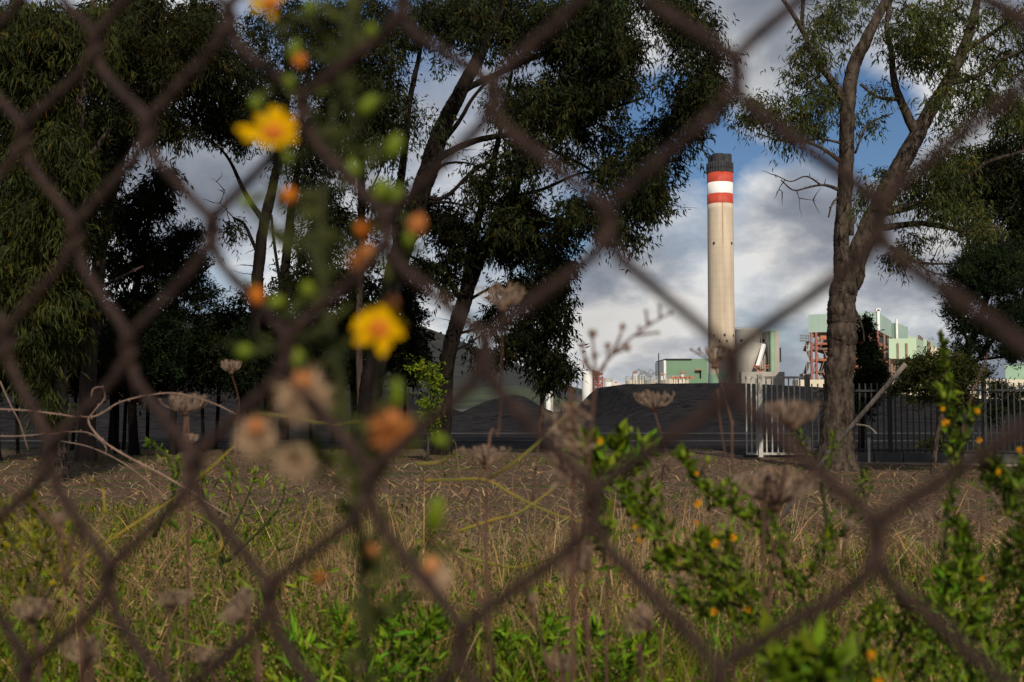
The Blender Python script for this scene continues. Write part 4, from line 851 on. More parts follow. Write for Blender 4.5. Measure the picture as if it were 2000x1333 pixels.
sap = [(217, 690, 40, 40, 'thin sapling just right of the slim pale trunk'), (247, 700, 40, 36, 'second thin sapling from the slim pale trunk'), (288, 720, 34, 34, 'thin sapling left of the tiered pine trunk'), (392, 690, 44, 50, 'leaning sapling right of the tiered pine trunk'), (430, 650, 50, 64, 'dark bushy young tree behind the small dry umbel'),
       (470, 690, 44, 60, 'dark young tree under the twin-stemmed tree'), (530, 690, 50, 60, 'dark young tree left of the big fluffy seed head'), (600, 690, 60, 66, 'broad dark young tree behind the big fluffy seed head'), (655, 670, 54, 64, 'dark young tree between seed head and lower yellow flower'), (790, 640, 44, 70, 'dark young tree right of the lower yellow flower'), (30, 700, 60, 40, 'dark young tree at the left edge under the eucalyptus'), (150, 690, 50, 50, 'dark young tree between the two left trunks')]
for k, (px, py, rx, ry, lab) in enumerate(sap):
    Yk = 24 + (k * 7 % 5) * 1.1; pb = 790 + 1.4 * F / Yk; ln = (k * 5 % 7 - 3) * 4
    tree('young_tree', lab, Yk, [[(px - ln, pb, 8), (px - ln * .6, pb - 50, 7), (px + 2, py + ry * .3, 6), (px, py - ry * .6, 3)], [(px, py + 10, 3), (px + rx * .5, py - 10, 2)]],
         [(px, py + 12, rx * 1.15, ry * 1.15, 80, 0, 1.3), (px, py + ry * .9, rx, ry * .6, 26, 0, 1.1), (px + rx * .4, py - ry * .4, rx * .6, ry * .4, 14), (px - rx * .3, py + ry * .4, rx * .7, ry * .4, 14)],
         leafm='pine_leaf' if k % 3 else 'dark_leaf', barkm='bark_dark', leaf=(.12, .036), per=32, cl_r=.28, seed=40 + k, gap=-.3, droop=.3, tlo=.4, thi=1.15, group='young trees planted under the left eucalyptus')
tree('leafy_sapling', 'fresh green leafy sapling left of the dark slanting trunk', 17, [[(835, 905, 5), (838, 820, 4), (842, 760, 3), (846, 720, 2)], [(838, 830, 3), (818, 790, 2)], [(840, 800, 3), (858, 770, 2)]],
     [(846, 740, 16, 26, 12, 0, .25), (840, 790, 20, 26, 12, 0, .3), (828, 720, 20, 10, 6, 0, .2), (845, 830, 16, 20, 6, 0, .2), (815, 715, 14, 8, 3, 0, .2)], leafm='weed_leaf', leaf=(.06, .03), per=26, cl_r=.12, seed=60, gap=-.6, cat='sapling', droop=.1, tlo=.7, thi=1.7)

# ------------------------------------------------------------------ chain-link fence just in front of the lens
KN = [(0,0,1440,150),(-1,1,1190,450),(0,2,1432,735),(1,1,1722,440),(-2,0,962,195),(-2,2,950,695),(-1,3,1160,1000),(1,3,1712,1070),(-3,-1,785,30),(-3,1,755,470),(-3,3,718,968),(-4,0,590,215),(-4,2,562,695),(-4,4,525,1180),(-5,-1,444,50),(-5,1,412,465),(-5,3,375,936),(-6,0,286,268),(-6,2,248,700),(-6,4,210,1150),(-7,-1,187,105),(-7,1,147,472),(-7,3,95,905),(-8,0,45,275),(-8,2,14,680),(-2,4,895,1275),(0,4,1400,1350)]
A_ = []
for i, j, x, y in KN:
    u = (x - 1000) / F; v = (y - 666.5) / F
    A_ += [[i, j, 1, 0, 0, 0, -u * i, -u * j, -u], [0, 0, 0, i, j, 1, -v * i, -v * j, -v]]
Hm = np.linalg.svd(np.array(A_))[2][-1].reshape(3, 3)
if Hm[2, 2] < 0: Hm = -Hm
Hm = Hm / np.linalg.norm(Hm[:, 0]) * .037
def camw(p): return CAMP + RT * p[0] - UP * p[1] + FW * p[2]
RES = {}
for i, j, x, y in KN:
    p = Hm @ [i, j, 1]; RES[(i, j)] = np.array([(x - 1000) / F * p[2] - p[0], (y - 666.5) / F * p[2] - p[1], 0])
nrm = np.cross(Hm[:, 0], Hm[:, 1]); nrm /= np.linalg.norm(nrm)
def fpt(i, j, off=0.0):
    """point of the (slightly sagging) mesh at lattice position i, j"""
    p = Hm @ [i, j, 1]; d = np.zeros(3); ws = 0
    for (a, b_), r in RES.items():
        w_ = math.exp(-((a - i) ** 2 + (b_ - j) ** 2) / .8); d = d + r * w_; ws += w_
    d = d / (ws + .15)
    return camw(p + d + nrm * off)
fo = fpt(-3, 1)
fence = thing('chain_link_fence', (fo[0], fo[1], 0.3), 'rusty brown chain-link fence mesh blurred across the whole view', 'fence')
rn = np.random.default_rng(77)
for c in range(-10, 4):
    P = []
    j = -4
    for j in range(-5, 10):
        left = (j - c) % 2 == 0
        cc_ = c if left else c + 1
        s_ = 1 if left else -1
        # each bend hooks round the neighbouring wire: in front on the way in, behind on the way out
        P.append(fpt(cc_ + s_ * .15, j - .25, -.0016 * s_)); P.append(fpt(cc_ + s_ * .02, j - .11, -.0024 * s_)); P.append(fpt(cc_ - s_ * .014, j, 0))
        P.append(fpt(cc_ + s_ * .02, j + .11, .0024 * s_)); P.append(fpt(cc_ + s_ * .15, j + .25, .0016 * s_))
    P = spline(np.array(P), 4); P += rn.normal(0, .00009, P.shape)
    g = Geo(); tube(g, P, .0019 * (1 + rn.normal(0, .05, len(P))), 10)
    g.build('wire', M['rust'], fence, smooth=True)

# ------------------------------------------------------------------ yellow-flowered plant climbing at the fence
Yp = .375
pl_ = thing('flowering_plant', (*W(700, 1400, Yp)[:2], .45), 'tall blurred plant with yellow daisy flowers and fluffy seed heads right at the fence', 'wild flower')
def stem(pts, r0_, r1_, m, parent, Y, name='stem', n=8, seed=0):
    Q = np.array([[*W(q[0], q[1], Y + (q[2] if len(q) > 2 else 0))] for q in pts]); Q = spline(Q, 5)
    g = Geo(); tube(g, Q, np.linspace(r0_, r1_, len(Q)), n); return g.build(name, M[m], parent, smooth=True), Q
rn = np.random.default_rng(8)
o_, _q = stem([(735, 1480, .03), (712, 1250), (705, 1080), (690, 900), (655, 700), (625, 500), (640, 300), (668, 120), (690, -60)], .0017, .0010, 'stem_green', pl_, Yp)
SB = [[(690, 900), (735, 800), (745, 700, -.01)], [(650, 690), (600, 740, -.01), (588, 700, -.015)], [(628, 560), (590, 440), (555, 330, -.01)], [(640, 300), (600, 200), (540, 60, -.01), (520, 20, -.01)], [(628, 480), (690, 470), (712, 455)],
      [(650, 690), (760, 560), (815, 450)], [(636, 340), (710, 330), (770, 290)], [(640, 300), (700, 250), (720, 205)], [(668, 120), (730, 90), (770, 50)], [(625, 500), (560, 460), (480, 400)], [(640, 620), (560, 620), (500, 580)],
      [(640, 640), (540, 680), (478, 690)], [(695, 960), (620, 930), (575, 905)], [(690, 900), (560, 880), (495, 850)], [(690, 900), (780, 880), (768, 835)], [(705, 1080), (790, 1130), (845, 1090)], [(668, 120), (620, 60), (605, 15)], [(560, 350), (530, 250), (500, 205)],
      [(628, 560), (720, 440), (758, 380)], [(660, 200), (690, 60), (700, 0)], [(712, 1250), (770, 1180), (850, 1090)], [(650, 690), (620, 500), (560, 390)]]
for q in SB: stem(q, .0009, .0006, 'stem_green', pl_, Yp)
def ctr(px, py, dy=0): return W(px, py, Yp + dy)
def flower(px, py, sz, petals, parent, dy=0, tilt=(0, -1, .25), droop=0.0, diskm='disk'):
    petals = [(a_ + rn.normal(0, 5), l_ * rn.uniform(.85, 1.1)) for a_, l_ in petals]; c = ctr(px, py, dy - .012); nz = unit(np.array(tilt, float)); ux = unit(np.cross(nz, [0, 0, 1.])); uy = np.cross(ux, nz) * -1
    r = S(sz, Yp)
    g = Geo(); a = np.arange(14) * 2 * pi / 14
    prof = [(.36, 0), (.36, .10), (.26, .2), (.10, .25)]
    V = [c + ux * (k_ * r * cos(t)) + uy * (k_ * r * sin(t)) + nz * r * h for k_, h in prof for t in a]
    i, j = np.meshgrid(np.arange(3), np.arange(14), indexing='ij'); i = i.ravel(); j = j.ravel(); j2 = (j + 1) % 14
    g.add(V, np.stack([i * 14 + j, i * 14 + j2, (i + 1) * 14 + j2, (i + 1) * 14 + j], 1)); g.f.append((np.arange(14) + 42)[None])
    f = g.build('flower', M[diskm], parent, smooth=True)
    for (ang, ln) in petals:
        t = R(ang); d = ux * cos(t) + uy * sin(t); s_ = np.cross(nz, d); L = r * ln; g = Geo(); V = []
        for q, wq in ((.25, .08), (.5, .15), (.8, .165), (.96, .11), (1.03, .03)):
            m_ = c + d * L * q + nz * r * (.08 - droop * q * q) ; V += [m_ - s_ * r * wq, m_ + nz * r * .03, m_ + s_ * r * wq]
        fc = []
        for k in range(4): b_ = k * 3; fc += [(b_, b_ + 1, b_ + 4, b_ + 3), (b_ + 1, b_ + 2, b_ + 5, b_ + 4)]
        g.add(V, fc); p_ = g.mesh('petal', M['petal'], True); o = bpy.data.objects.new('petal', p_); col.objects.link(o); o.parent = f
    return f
flower(534, 262, 57, [(3, 1.1), (20, .95), (-75, 1.05), (-100, 1.0), (-55, .9), (-140, .95), (-165, .9), (165, .85), (120, .6), (80, .55), (45, .7)], pl_, tilt=(.1, -1, .3))
flower(740, 645, 56, [(200, 1.), (225, 1.), (250, 1.0), (275, .9), (305, .95), (340, .95), (0, .95), (25, .9), (60, .8), (95, .95), (130, .85), (165, .9), (320, .9), (180, .8)], pl_, tilt=(0, -1, .35))
flower(528, 8, 44, [(260, 1.), (300, 1.), (340, 1.), (220, .9), (20, 1.), (100, .8)], pl_, tilt=(.4, -1, -.2))
def ellipsoid(g, c, ax, rx, ry, n=10, m=7):
    ax = unit(np.array(ax, float)); u = unit(np.cross(ax, [.3, 1, .1])); v_ = np.cross(ax, u); V = []
    for i in range(m + 1):
        t = pi * i / m; r = ry * sin(t) * (1 + .12 * cos(t)) + 1e-5
        V += [c + ax * (-cos(t)) * rx + u * r * cos(k * 2 * pi / n) + v_ * r * sin(k * 2 * pi / n) for k in range(n)]
    i, j = np.meshgrid(np.arange(m), np.arange(n), indexing='ij'); i = i.ravel(); j = j.ravel(); j2 = (j + 1) % n
    g.add(V, np.stack([i * n + j, i * n + j2, (i + 1) * n + j2, (i + 1) * n + j], 1))
for px, py, sx, sy, mm in ((565, 383, 16, 18, 'disk'), (712, 447, 20, 20, 'disk'), (502, 578, 15, 20, 'disk'), (586, 120, 14, 16, 'disk'), (815, 440, 20, 24, 'fluff_orange'), (765, 592, 15, 14, 'fluff_orange'), (720, 490, 15, 15, 'fluff_orange'),
                       (725, 1076, 14, 13, 'fluff_orange'), (500, 203, 14, 17, 'bud'), (720, 205, 15, 26, 'bud'), (770, 287, 18, 28, 'bud'), (745, 372, 18, 26, 'bud'), (775, 382, 15, 22, 'bud'), (480, 396, 12, 14, 'bud'), (605, 15, 12, 17, 'bud'), (768, 50, 15, 17, 'bud'),
                       (478, 687, 19, 15, 'bud'), (600, 565, 16, 16, 'bud'), (540, 590, 20, 13, 'bud'), (575, 100, 13, 24, 'bud'), (565, 160, 13, 13, 'bud'), (800, 470, 12, 26, 'bud'), (560, 300, 12, 24, 'bud'), (775, 770, 15, 32, 'bud'), (578, 700, 18, 26, 'bud'), (850, 1005, 20, 40, 'bud'), (905, 1215, 14, 15, 'bud'), (625, 1130, 13, 12, 'disk'), (860, 860, 20, 12, 'bud'), (725, 60, 13, 16, 'bud'), (690, 330, 14, 20, 'bud')):
    g = Geo(); ellipsoid(g, ctr(px, py, -.008), (rn.normal(0, .3), rn.normal(0, .2), 1), S(sy, Yp) * .95, S(sx, Yp) * .9); g.build('bud', M[mm], pl_, smooth=True)
def seedhead(px, py, sz, parent, m1, m2, n=420, down=.4, Y=Yp):
    c = W(px, py, Y - .01); r = S(sz, Y); g = Geo(); d = unit(rn.normal(size=(n, 3)) + np.array([0, 0, -down]))
    P0 = c + d * r * .12; leaves(g, P0, d, r * rn.uniform(.75, 1.15, n), r * .10, (1, 1, 1), rn); o = g.build('seed_head', M[m1], parent)
    tag(o)
    g = Geo(); ellipsoid(g, c + np.array([0, 0, r * .35]), (0, 0, 1), r * .45, r * .42); k = g.build('seed_core', M[m2], None, smooth=True); k.parent = o
    return o
for px, py, sz, a_, b_, dn in ((592, 768, 58, 'fluff', 'fluff_orange', .7), (500, 852, 44, 'fluff', 'fluff_orange', .6), (766, 838, 46, 'fluff_orange', 'fluff_orange', .6), (575, 905, 38, 'fluff', 'stem_green', -.2), (843, 1120, 40, 'fluff', 'fluff_orange', .9), (700, 510, 20, 'fluff_orange', 'fluff_orange', 0)):
    seedhead(px, py, sz, pl_, a_, b_, down=dn)
def leafmesh(g, p, d, L, wd, nrm_):
    d = unit(d); s_ = unit(np.cross(d, nrm_)); n_ = np.cross(s_, d); V = []
    for q, k in ((0, .15), (.25, .8), (.55, 1), (.8, .6), (1, .06)):
        m_ = p + d * L * q - n_ * L * .18 * q * q; V += [m_ - s_ * wd * k / 2 + n_ * wd * .12 * k, m_, m_ + s_ * wd * k / 2 + n_ * wd * .12 * k]
    fc = []
    for k in range(4): b_ = k * 3; fc += [(b_, b_ + 1, b_ + 4, b_ + 3), (b_ + 1, b_ + 2, b_ + 5, b_ + 4)]
    g.add(V, fc)
for st_ in SB:
    Qs = spline(np.array([W(q[0], q[1], Yp) for q in st_]), 4)
    for q in Qs[::2]:
        g = Geo(); leafmesh(g, q, np.array([rn.normal(0, 1), rn.normal(0, .4), rn.uniform(.2, 1.2)]), rn.uniform(.007, .014), rn.uniform(.0022, .004), np.array([0, -1, .4]) + rn.normal(0, .3, 3)); g.build('leaf', M['stem_leaf'], pl_, smooth=True)
for k in range(46):
    q = _q[int(len(_q) * (k / 46) * .98)] + np.array([rn.normal(0, .006), 0, 0]); a = rn.uniform(0, 2 * pi); d = np.array([cos(a), sin(a) * .5, rn.uniform(.1, 1.3)])
    g = Geo(); leafmesh(g, q, d, rn.uniform(.009, .018), rn.uniform(.003, .0055), np.array([0, -1, .4]) + rn.normal(0, .3, 3)); g.build('leaf', M['stem_leaf'], pl_, smooth=True)

# ------------------------------------------------------------------ dried umbels and stalks behind the fence
def umbel(px, py, sz, Y, foot, label, rays=34, openn=.75, m='umbel', sm='brown_stem', tilt=(0, 0, 1), sr=.0011, cup=.35):
    c = W(px, py, Y); fx, fy, fY = foot; fp = W(fx, fy, fY); gl_ = float(gz(fp[0], fp[1]))
    b = thing('dried_umbel', (fp[0], fp[1], gl_), label, 'dried flower', 'dried wild carrot umbels behind the fence')
    r = S(sz / 2, Y); ax = unit(np.array(tilt, float)); u = unit(np.cross(ax, [.2, 1, .1])); v_ = np.cross(ax, u)
    base = c - ax * r * .75
    P = spline(np.array([[fp[0], fp[1], gl_], fp, (fp + base) / 2 + rn.normal(0, .01, 3) * Y, base]), 6); g = Geo(); tube(g, P, np.linspace(sr * 1.5, sr, len(P)), 7); g.build('stem', M[sm], b, smooth=True)
    g = Geo()
    for k in range(int(rays * 1.3)):
        a = rn.uniform(0, 2 * pi); o_ = rn.uniform(.1, 1) ** .6 * openn; d = ax * (1 - .25 * o_) + (u * cos(a) + v_ * sin(a)) * o_ * 1.5
        e = base + d * r * rn.uniform(.8, 1.15); m_ = (base + e) / 2 + (u * cos(a) + v_ * sin(a)) * r * cup * o_
        e = e - (u * cos(a) + v_ * sin(a)) * r * .35 * cup * rn.uniform(0, 1.5)
        Pq = spline(np.array([base, m_, e]), 3); tube(g, Pq, np.linspace(.0009, .0005, len(Pq)) * (r / .03) ** .5, 4, cap=False)
        n = 7; dd = unit(rn.normal(0, .8, (n, 3)) + ax); P1 = np.repeat(e[None], n, 0); leaves(g, P1, dd, r * rn.uniform(.12, .28, n), r * .055, (1, 1, 1), rn)
    g.build('umbel_rays', M[m], b)
    g = Geo(); ellipsoid(g, base, ax, r * .16, r * .24); g.build('receptacle', M[sm], b, smooth=True)
    return b
umbel(982, 572, 86, 1.2, (950, 1000, 1.25), 'dried umbel standing highest, in front of the dark slanting tree')
umbel(1277, 776, 64, 1.9, (1290, 1000, 1.9), 'dried cup-shaped umbel in front of the middle of the coal heap', openn=.95)
umbel(1396, 690, 70, 1.7, (1430, 940, 1.7), 'dried spiky umbel seen against the chimney foot', openn=.8, cup=-.1, sr=.0014)
umbel(362, 782, 66, 1.8, (368, 900, 1.8), 'flat dried umbel under the arching bramble stem', openn=1)
umbel(452, 712, 44, 2.3, (458, 900, 2.3), 'small dried umbel on a thin stalk among the left trees')
umbel(375, 853, 32, 2.3, (372, 950, 2.3), 'tiny dried umbel below the arching bramble')
umbel(950, 884, 72, 1.5, (955, 1150, 1.5), 'tattered dried umbel at the edge of the bare soil', openn=.9, cup=0)
umbel(1512, 940, 130, 1.05, (1500, 1200, 1.1), 'largest pale dried umbel in front of the bare field', rays=60, openn=.95, cup=.25)
umbel(1548, 800, 92, .9, (1490, 1100, 1.0), 'blurred brown umbel in front of the gate', rays=44, openn=.85)
umbel(1120, 1085, 96, .9, (1150, 1350, .95), 'grey umbel tipped sideways under the middle wire knot', rays=50, tilt=(-.7, -.3, .45))
umbel(1245, 1205, 84, .95, (1255, 1400, 1.0), 'low drooping grey umbel near the lower middle', tilt=(-.6, 0, .5))
umbel(460, 1185, 84, .85, (500, 1400, .9), 'dark-bellied dried umbel low on the left', tilt=(-.6, -.1, .6), rays=44)
umbel(335, 1165, 66, 1.0, (330, 1400, 1.0), 'small dried umbel left of the dark-bellied one')
umbel(1040, 1165, 40, 1.0, (1100, 1400, 1.0), 'closed dried umbel on a reddish stalk near the bottom', openn=.4, rays=18)
umbel(1497, 1010, 44, 1.1, (1495, 1300, 1.1), 'closed dried umbel just below the largest pale one', openn=.4, rays=18)
umbel(1657, 1020, 38, 1.2, (1650, 1300, 1.2), 'closed dried umbel right of the largest pale one', openn=.45, rays=18)
umbel(1190, 1075, 36, 1.3, (1185, 1350, 1.3), 'small closed dried umbel between the grassy stalks', openn=.5, rays=16)
umbel(120, 1010, 40, .8, (160, 1200, .8), 'dark dried umbel at the left edge of the weeds', openn=.5)
for px, py, sz, Yk, lab in ((60, 1185, 74, .95, 'shaggy dried umbel at the lower left edge'), (165, 1265, 90, .9, 'broad blurred dried umbel near the bottom left corner'), (400, 1275, 60, 1.1, 'small pale dried umbel left of the bright yellow stalk'),
                      (1100, 1290, 60, 1.2, 'low brown dried umbel at the bottom middle'), (1330, 1130, 46, 1.6, 'small tan umbel behind the dark green weed'), (700, 1300, 44, 1.5, 'dull dried umbel under the flowering plant'), (1800, 1010, 40, 2.2, 'tiny dried umbel in front of the bare strip at right')):
    umbel(px, py, sz, Yk, (px + 15, 1400, Yk), lab, rays=30, openn=.8, tilt=(rn.normal(0, .3), -.1, 1))
# dried brown flower spike
b = thing('dried_spike', (*W(1110, 1000, .8)[:2], .42), 'shaggy brown dried flower spike left of the coal heap', 'dried flower')
g = Geo(); tube(g, spline(np.array([[*W(1110, 1000, .8)[:2], .42], W(1118, 980, .8), W(1112, 860, .8), W(1108, 790, .8)]), 6), .0016, 6); g.build('stem', M['brown_stem'], b)
for k in range(16):
    c = W(1112 + rn.normal(0, 22), 795 + k * 9, .8); g = Geo(); n = 26; leaves(g, c + rn.normal(0, .0035, (n, 3)), rn.normal(size=(n, 3)), rn.uniform(.004, .010, n), .0022, (1, 1, 1), rn); g.build('floret', M['umbel'], b)
# branching stalk with round dry heads
b = thing('dried_stalk', (*W(1165, 1000, .8)[:2], .42), 'thin branching stalk with round dry seed heads left of the green building', 'dried flower')
for q in ([(1130, 1100), (1150, 900), (1165, 745), (1200, 690), (1260, 640), (1310, 612)], [(1165, 745), (1160, 690), (1157, 655)], [(1172, 730), (1187, 700), (1186, 678)], [(1195, 692), (1210, 660), (1216, 640)], [(1200, 690), (1222, 682)], [(1240, 655), (1285, 650)], [(1265, 636), (1262, 610)], [(1167, 740), (1140, 712)], [(1165, 745), (1140, 690), (1137, 676)], [(1290, 622), (1288, 600)]):
    stem(q, .0013, .0007, 'brown_stem', b, .8, 'stem', 6)
for px, py, sz in ((1157, 652, 13), (1187, 676, 9), (1216, 638, 9), (1225, 679, 11), (1161, 695, 9), (1137, 675, 8), (1141, 706, 8), (1285, 650, 5), (1262, 608, 5), (1310, 612, 5), (1288, 598, 4), (1248, 640, 5), (1270, 632, 6)):
    g = Geo(); c = W(px, py, .8); ellipsoid(g, c, (0, 0, 1), S(sz, .8) * .55, S(sz, .8) * .55); n = 40; leaves(g, np.repeat(c[None], n, 0), unit(rn.normal(size=(n, 3))), S(sz, .8), .0016, (1, 1, 1), rn); g.build('seed_head', M['umbel'], b)

# arching brambles
def bramble(pts, Y, label, r=.0015, nod=True, m='cane'):
    Y *= 1.75; r *= 1.35
    f0 = W(pts[0][0], pts[0][1], Y); b = thing('bramble_cane', f0, label, 'bramble')
    o, Q = stem(pts, r, r * .6, m, b, Y, 'cane')
    if nod:
        g = Geo(); L = np.concatenate([[0], np.cumsum(np.linalg.norm(np.diff(Q, axis=0), axis=1))]); s_ = np.arange(.02, L[-1], .024)
        for k, t in enumerate(s_):
            c = np.array([np.interp(t, L, Q[:, i]) for i in range(3)]) + np.array([0, 0, .0035 * (1 if k % 2 else -1)]); ellipsoid(g, c, (0, 0, 1), r * .9, r * .75, 6, 4)
        tag(g.build('thorns', M['umbel'], b), kind='stuff')
    return b
bramble([(-40, 798), (60, 803), (150, 814), (190, 812), (240, 784), (330, 768), (400, 782), (455, 806), (470, 815)], 1.5, 'dry bramble cane arching above the left field')
bramble([(450, 1010), (330, 935), (245, 890), (200, 860), (173, 825), (185, 803), (205, 778), (200, 757), (182, 760), (178, 775)], 1.45, 'dry cane curling back in a loop at its tip', r=.0017)
bramble([(340, 985), (270, 925), (220, 893), (170, 872), (120, 862)], 1.5, 'thin pale cane lying flat below the loop', nod=False, r=.0010)
bramble([(-30, 852), (40, 852), (110, 846), (170, 845), (205, 870), (206, 890)], 1.6, 'low thorny cane hugging the edge of the left field', r=.0011)
bramble([(0, 745), (20, 790), (40, 830), (55, 880)], 1.5, 'short thin dry cane at the left edge', nod=False, r=.0010)
# yellow-green trailing stalks
YL = [([(120, 1120), (180, 1080), (250, 1030), (320, 985), (400, 920), (455, 868)], .9, 'long yellow stalk rising from left towards the flowers'),
      ([(40, 1020), (80, 1065), (120, 1105), (175, 1150)], .8, 'thick short yellow stalk low on the left'),
      ([(180, 935), (200, 960), (208, 1000)], .9, 'small hooked yellow stalk on the left'),
      ([(500, 806), (560, 815), (640, 826), (700, 826)], .7, 'straight yellow stalk between two fluffy seed heads'),
      ([(830, 940), (890, 938), (950, 935), (1010, 972), (1080, 1005), (1150, 1020), (1210, 1018)], .9, 'bent yellow-green stalk crossing the bare soil'),
      ([(955, 935), (1000, 905), (1050, 868), (1090, 830), (1122, 785)], .75, 'yellow stalk slanting up to the dried brown spike'),
      ([(890, 1045), (960, 1020), (1020, 1000), (1080, 955)], 1.0, 'faint green-yellow stalk across the dry grass'),
      ([(860, 1060), (920, 1090), (1000, 1108), (1050, 1098), (1085, 1085)], 1.0, 'curved green stalk left of the grey umbel'),
      ([(470, 1290), (478, 1240), (488, 1190)], .8, 'short bright yellow stalk under the dark-bellied umbel'),
      ([(640, 1370), (655, 1290), (685, 1210), (700, 1170)], .8, 'upright yellow stalk at the bottom'),
      ([(340, 1250), (400, 1262), (460, 1270)], .9, 'flat yellow stalk near the bottom left'),
      ([(810, 908), (860, 898), (900, 885)], .8, 'short yellow stalk above the bare soil'),
      ([(1155, 900), (1158, 960), (1150, 1010)], 1.1, 'upright yellow stalk below the bright green leaves'),
      ([(400, 1090), (430, 1070), (425, 1040), (395, 1010), (370, 1000)], 1.0, 'looped green-yellow stalk under the middle left knot')]
for pts, Yk, lab in YL:
    Yk *= 1.8; f0 = W(pts[0][0], pts[0][1], Yk); b = thing('yellow_stalk', f0, lab, 'stalk', 'yellow stalks straggling through the weeds')
    stem([(q_[0] + rn.normal(0, 2), q_[1] + rn.normal(0, 2), rn.normal(0, .03)) for q_ in pts], .00105 * Yk / .9, .0006 * Yk / .9, 'stem_yellow', b, Yk)
for pts, Yk, lab in (([(985, 985), (1010, 1090), (1035, 1180), (1070, 1290), (1110, 1400)], 1.1, 'long reddish-brown stalk leaning left below the tattered umbel'), ([(870, 1050), (910, 1120), (950, 1200), (970, 1330)], 1.1, 'brown stalk slanting beside the looped green stalk'),
                     ([(1918, 960), (1916, 1060), (1914, 1180)], 1.3, 'straight dark red stalk at the right'), ([(1425, 930), (1410, 850), (1400, 760)], 1.5, 'thin dark stalk bending up to the chimney foot'), ([(1060, 790), (1050, 880), (1040, 980)], 1.4, 'thin brown stalk in front of the small coal heap'),
                     ([(-20, 930), (40, 965), (90, 1010), (140, 1060)], .9, 'dark green stalk at the left edge'), ([(75, 1140), (100, 1200), (115, 1260)], .8, 'dark stub of a stalk low at the left'), ([(1930, 690), (1890, 800), (1870, 900)], 1.5, 'reddish dry stalk in front of the right railing')):
    f0 = W(pts[-1][0], pts[-1][1], Yk); b = thing('brown_stalk', f0, lab, 'stalk', 'brown stalks standing in the weeds'); stem(pts[::-1], .0014, .0009, 'brown_stem', b, Yk)
# leaning dead pole
a = W(1490, 1049, 12); e = W(1768, 712, 10.5); b = thing('leaning_pole', (a[0], a[1], float(gz(a[0], a[1]))), 'weathered stick leaning across the big trunk and the railing', 'pole')
g = Geo(); P = spline(np.array([a - [0, 0, .05], a * .5 + e * .5 + [0, 0, .03], e]), 6); tube(g, P, np.linspace(.026, .02, len(P)) * (1 + rn.normal(0, .05, len(P))), 8); g.build('shaft', M['wood'], b, smooth=True)
g = Geo(); q = a * .32 + e * .68; tube(g, spline(np.array([q, q + [.12, 0, -.02], q + [.2, 0, -.09]]), 3), [.01] * 4 if False else .008, 5); g.build('side_twig', M['wood'], b)

# ------------------------------------------------------------------ leafy weeds with small yellow flowers
def weed(stems, Y, label, leaf=.013, lw=.005, dens=380, flowers=(), lm='weed_leaf', t=(.45, 1.6), seed=1, bushy=.02, base_tint=(1, 1, 1)):
    rn = np.random.default_rng(seed); f0 = W(stems[0][0][0], stems[0][0][1], Y); gl_ = float(gz(f0[0], f0[1]))
    b = thing('leafy_weed', (f0[0], f0[1], gl_), label, 'weed', 'green leafy weeds behind the fence'); g = Geo()
    for st in stems:
        o, Q = stem(st, .0026 * Y / 1.4, .001, 'stem_green', b, Y, 'stem', 6)
        L = np.sum(np.linalg.norm(np.diff(Q, axis=0), axis=1)); n = int(dens * L * 1.7)
        tt = rn.uniform(0, 1, n) * (len(Q) - 1); i0 = np.minimum(tt.astype(int), len(Q) - 2); fr = (tt - i0)[:, None]
        P = Q[i0] * (1 - fr) + Q[i0 + 1] * fr + rn.normal(0, bushy * .5, (n, 3)) * (1.1 - tt / len(Q))[:, None]
        D = unit(unit(Q[i0 + 1] - Q[i0]) * .8 + rn.normal(0, .75, (n, 3)) + [0, 0, .3])
        leaves(g, P, D, leaf * 1.1 * rn.uniform(.5, 1.4, n), lw * 1.1 * rn.uniform(.7, 1.3, n), tints(rn, n, t[0] * .5, t[1]) * np.array(base_tint), rn, .25)
    tag(g.build('foliage', M[lm], b, tint=True), kind='stuff')
    for px, py, sz, mm in flowers:
        c = W(px, py, Y - .02); r = S(sz / 2, Y)
        if mm == 'bud':
            g = Geo(); ellipsoid(g, c, (0, 0, 1), r * 1.2, r * .8, 8, 5); g.build('bud', M['bud'], b, smooth=True)
        else:
            g = Geo(); ellipsoid(g, c, (0, -1, .5), r * .35, r * .45, 8, 5); f = g.build('flower', M['disk'], b, smooth=True)
            g = Geo(); n = 11; aa = np.linspace(0, 2 * pi, n, endpoint=False); dd = np.stack([np.cos(aa), -.3 + 0 * aa, np.sin(aa)], 1); leaves(g, np.repeat(c[None], n, 0), dd, r * 1.0, r * .55, (1, 1, 1), rn, .05)
            p_ = g.build('petals', M['petal'], None); p_.parent = f
    return b
Fy = lambda *a: [(px, py, s_, 'f') for px, py, s_ in a]
Bd = lambda *a: [(px, py, s_, 'bud') for px, py, s_ in a]
weed([[(1560, 1400), (1500, 1230), (1440, 1160), (1380, 1120), (1300, 1060), (1240, 1000), (1215, 940)], [(1480, 1200), (1400, 1090), (1370, 1050)], [(1400, 1130), (1330, 1110), (1290, 1090)], [(1300, 1060), (1270, 1000), (1268, 940)], [(1440, 1160), (1430, 1080), (1425, 1050)], [(1500, 1230), (1380, 1180), (1330, 1170)]], 1.3,
     'dark green leafy weed leaning left with orange-yellow flowers', dens=900, bushy=.028, seed=1, flowers=Fy((1362, 983, 20), (1397, 1062, 22), (1432, 1050, 18), (1395, 1195, 20), (1460, 1190, 18), (1248, 1055, 12), (1360, 1020, 13)))
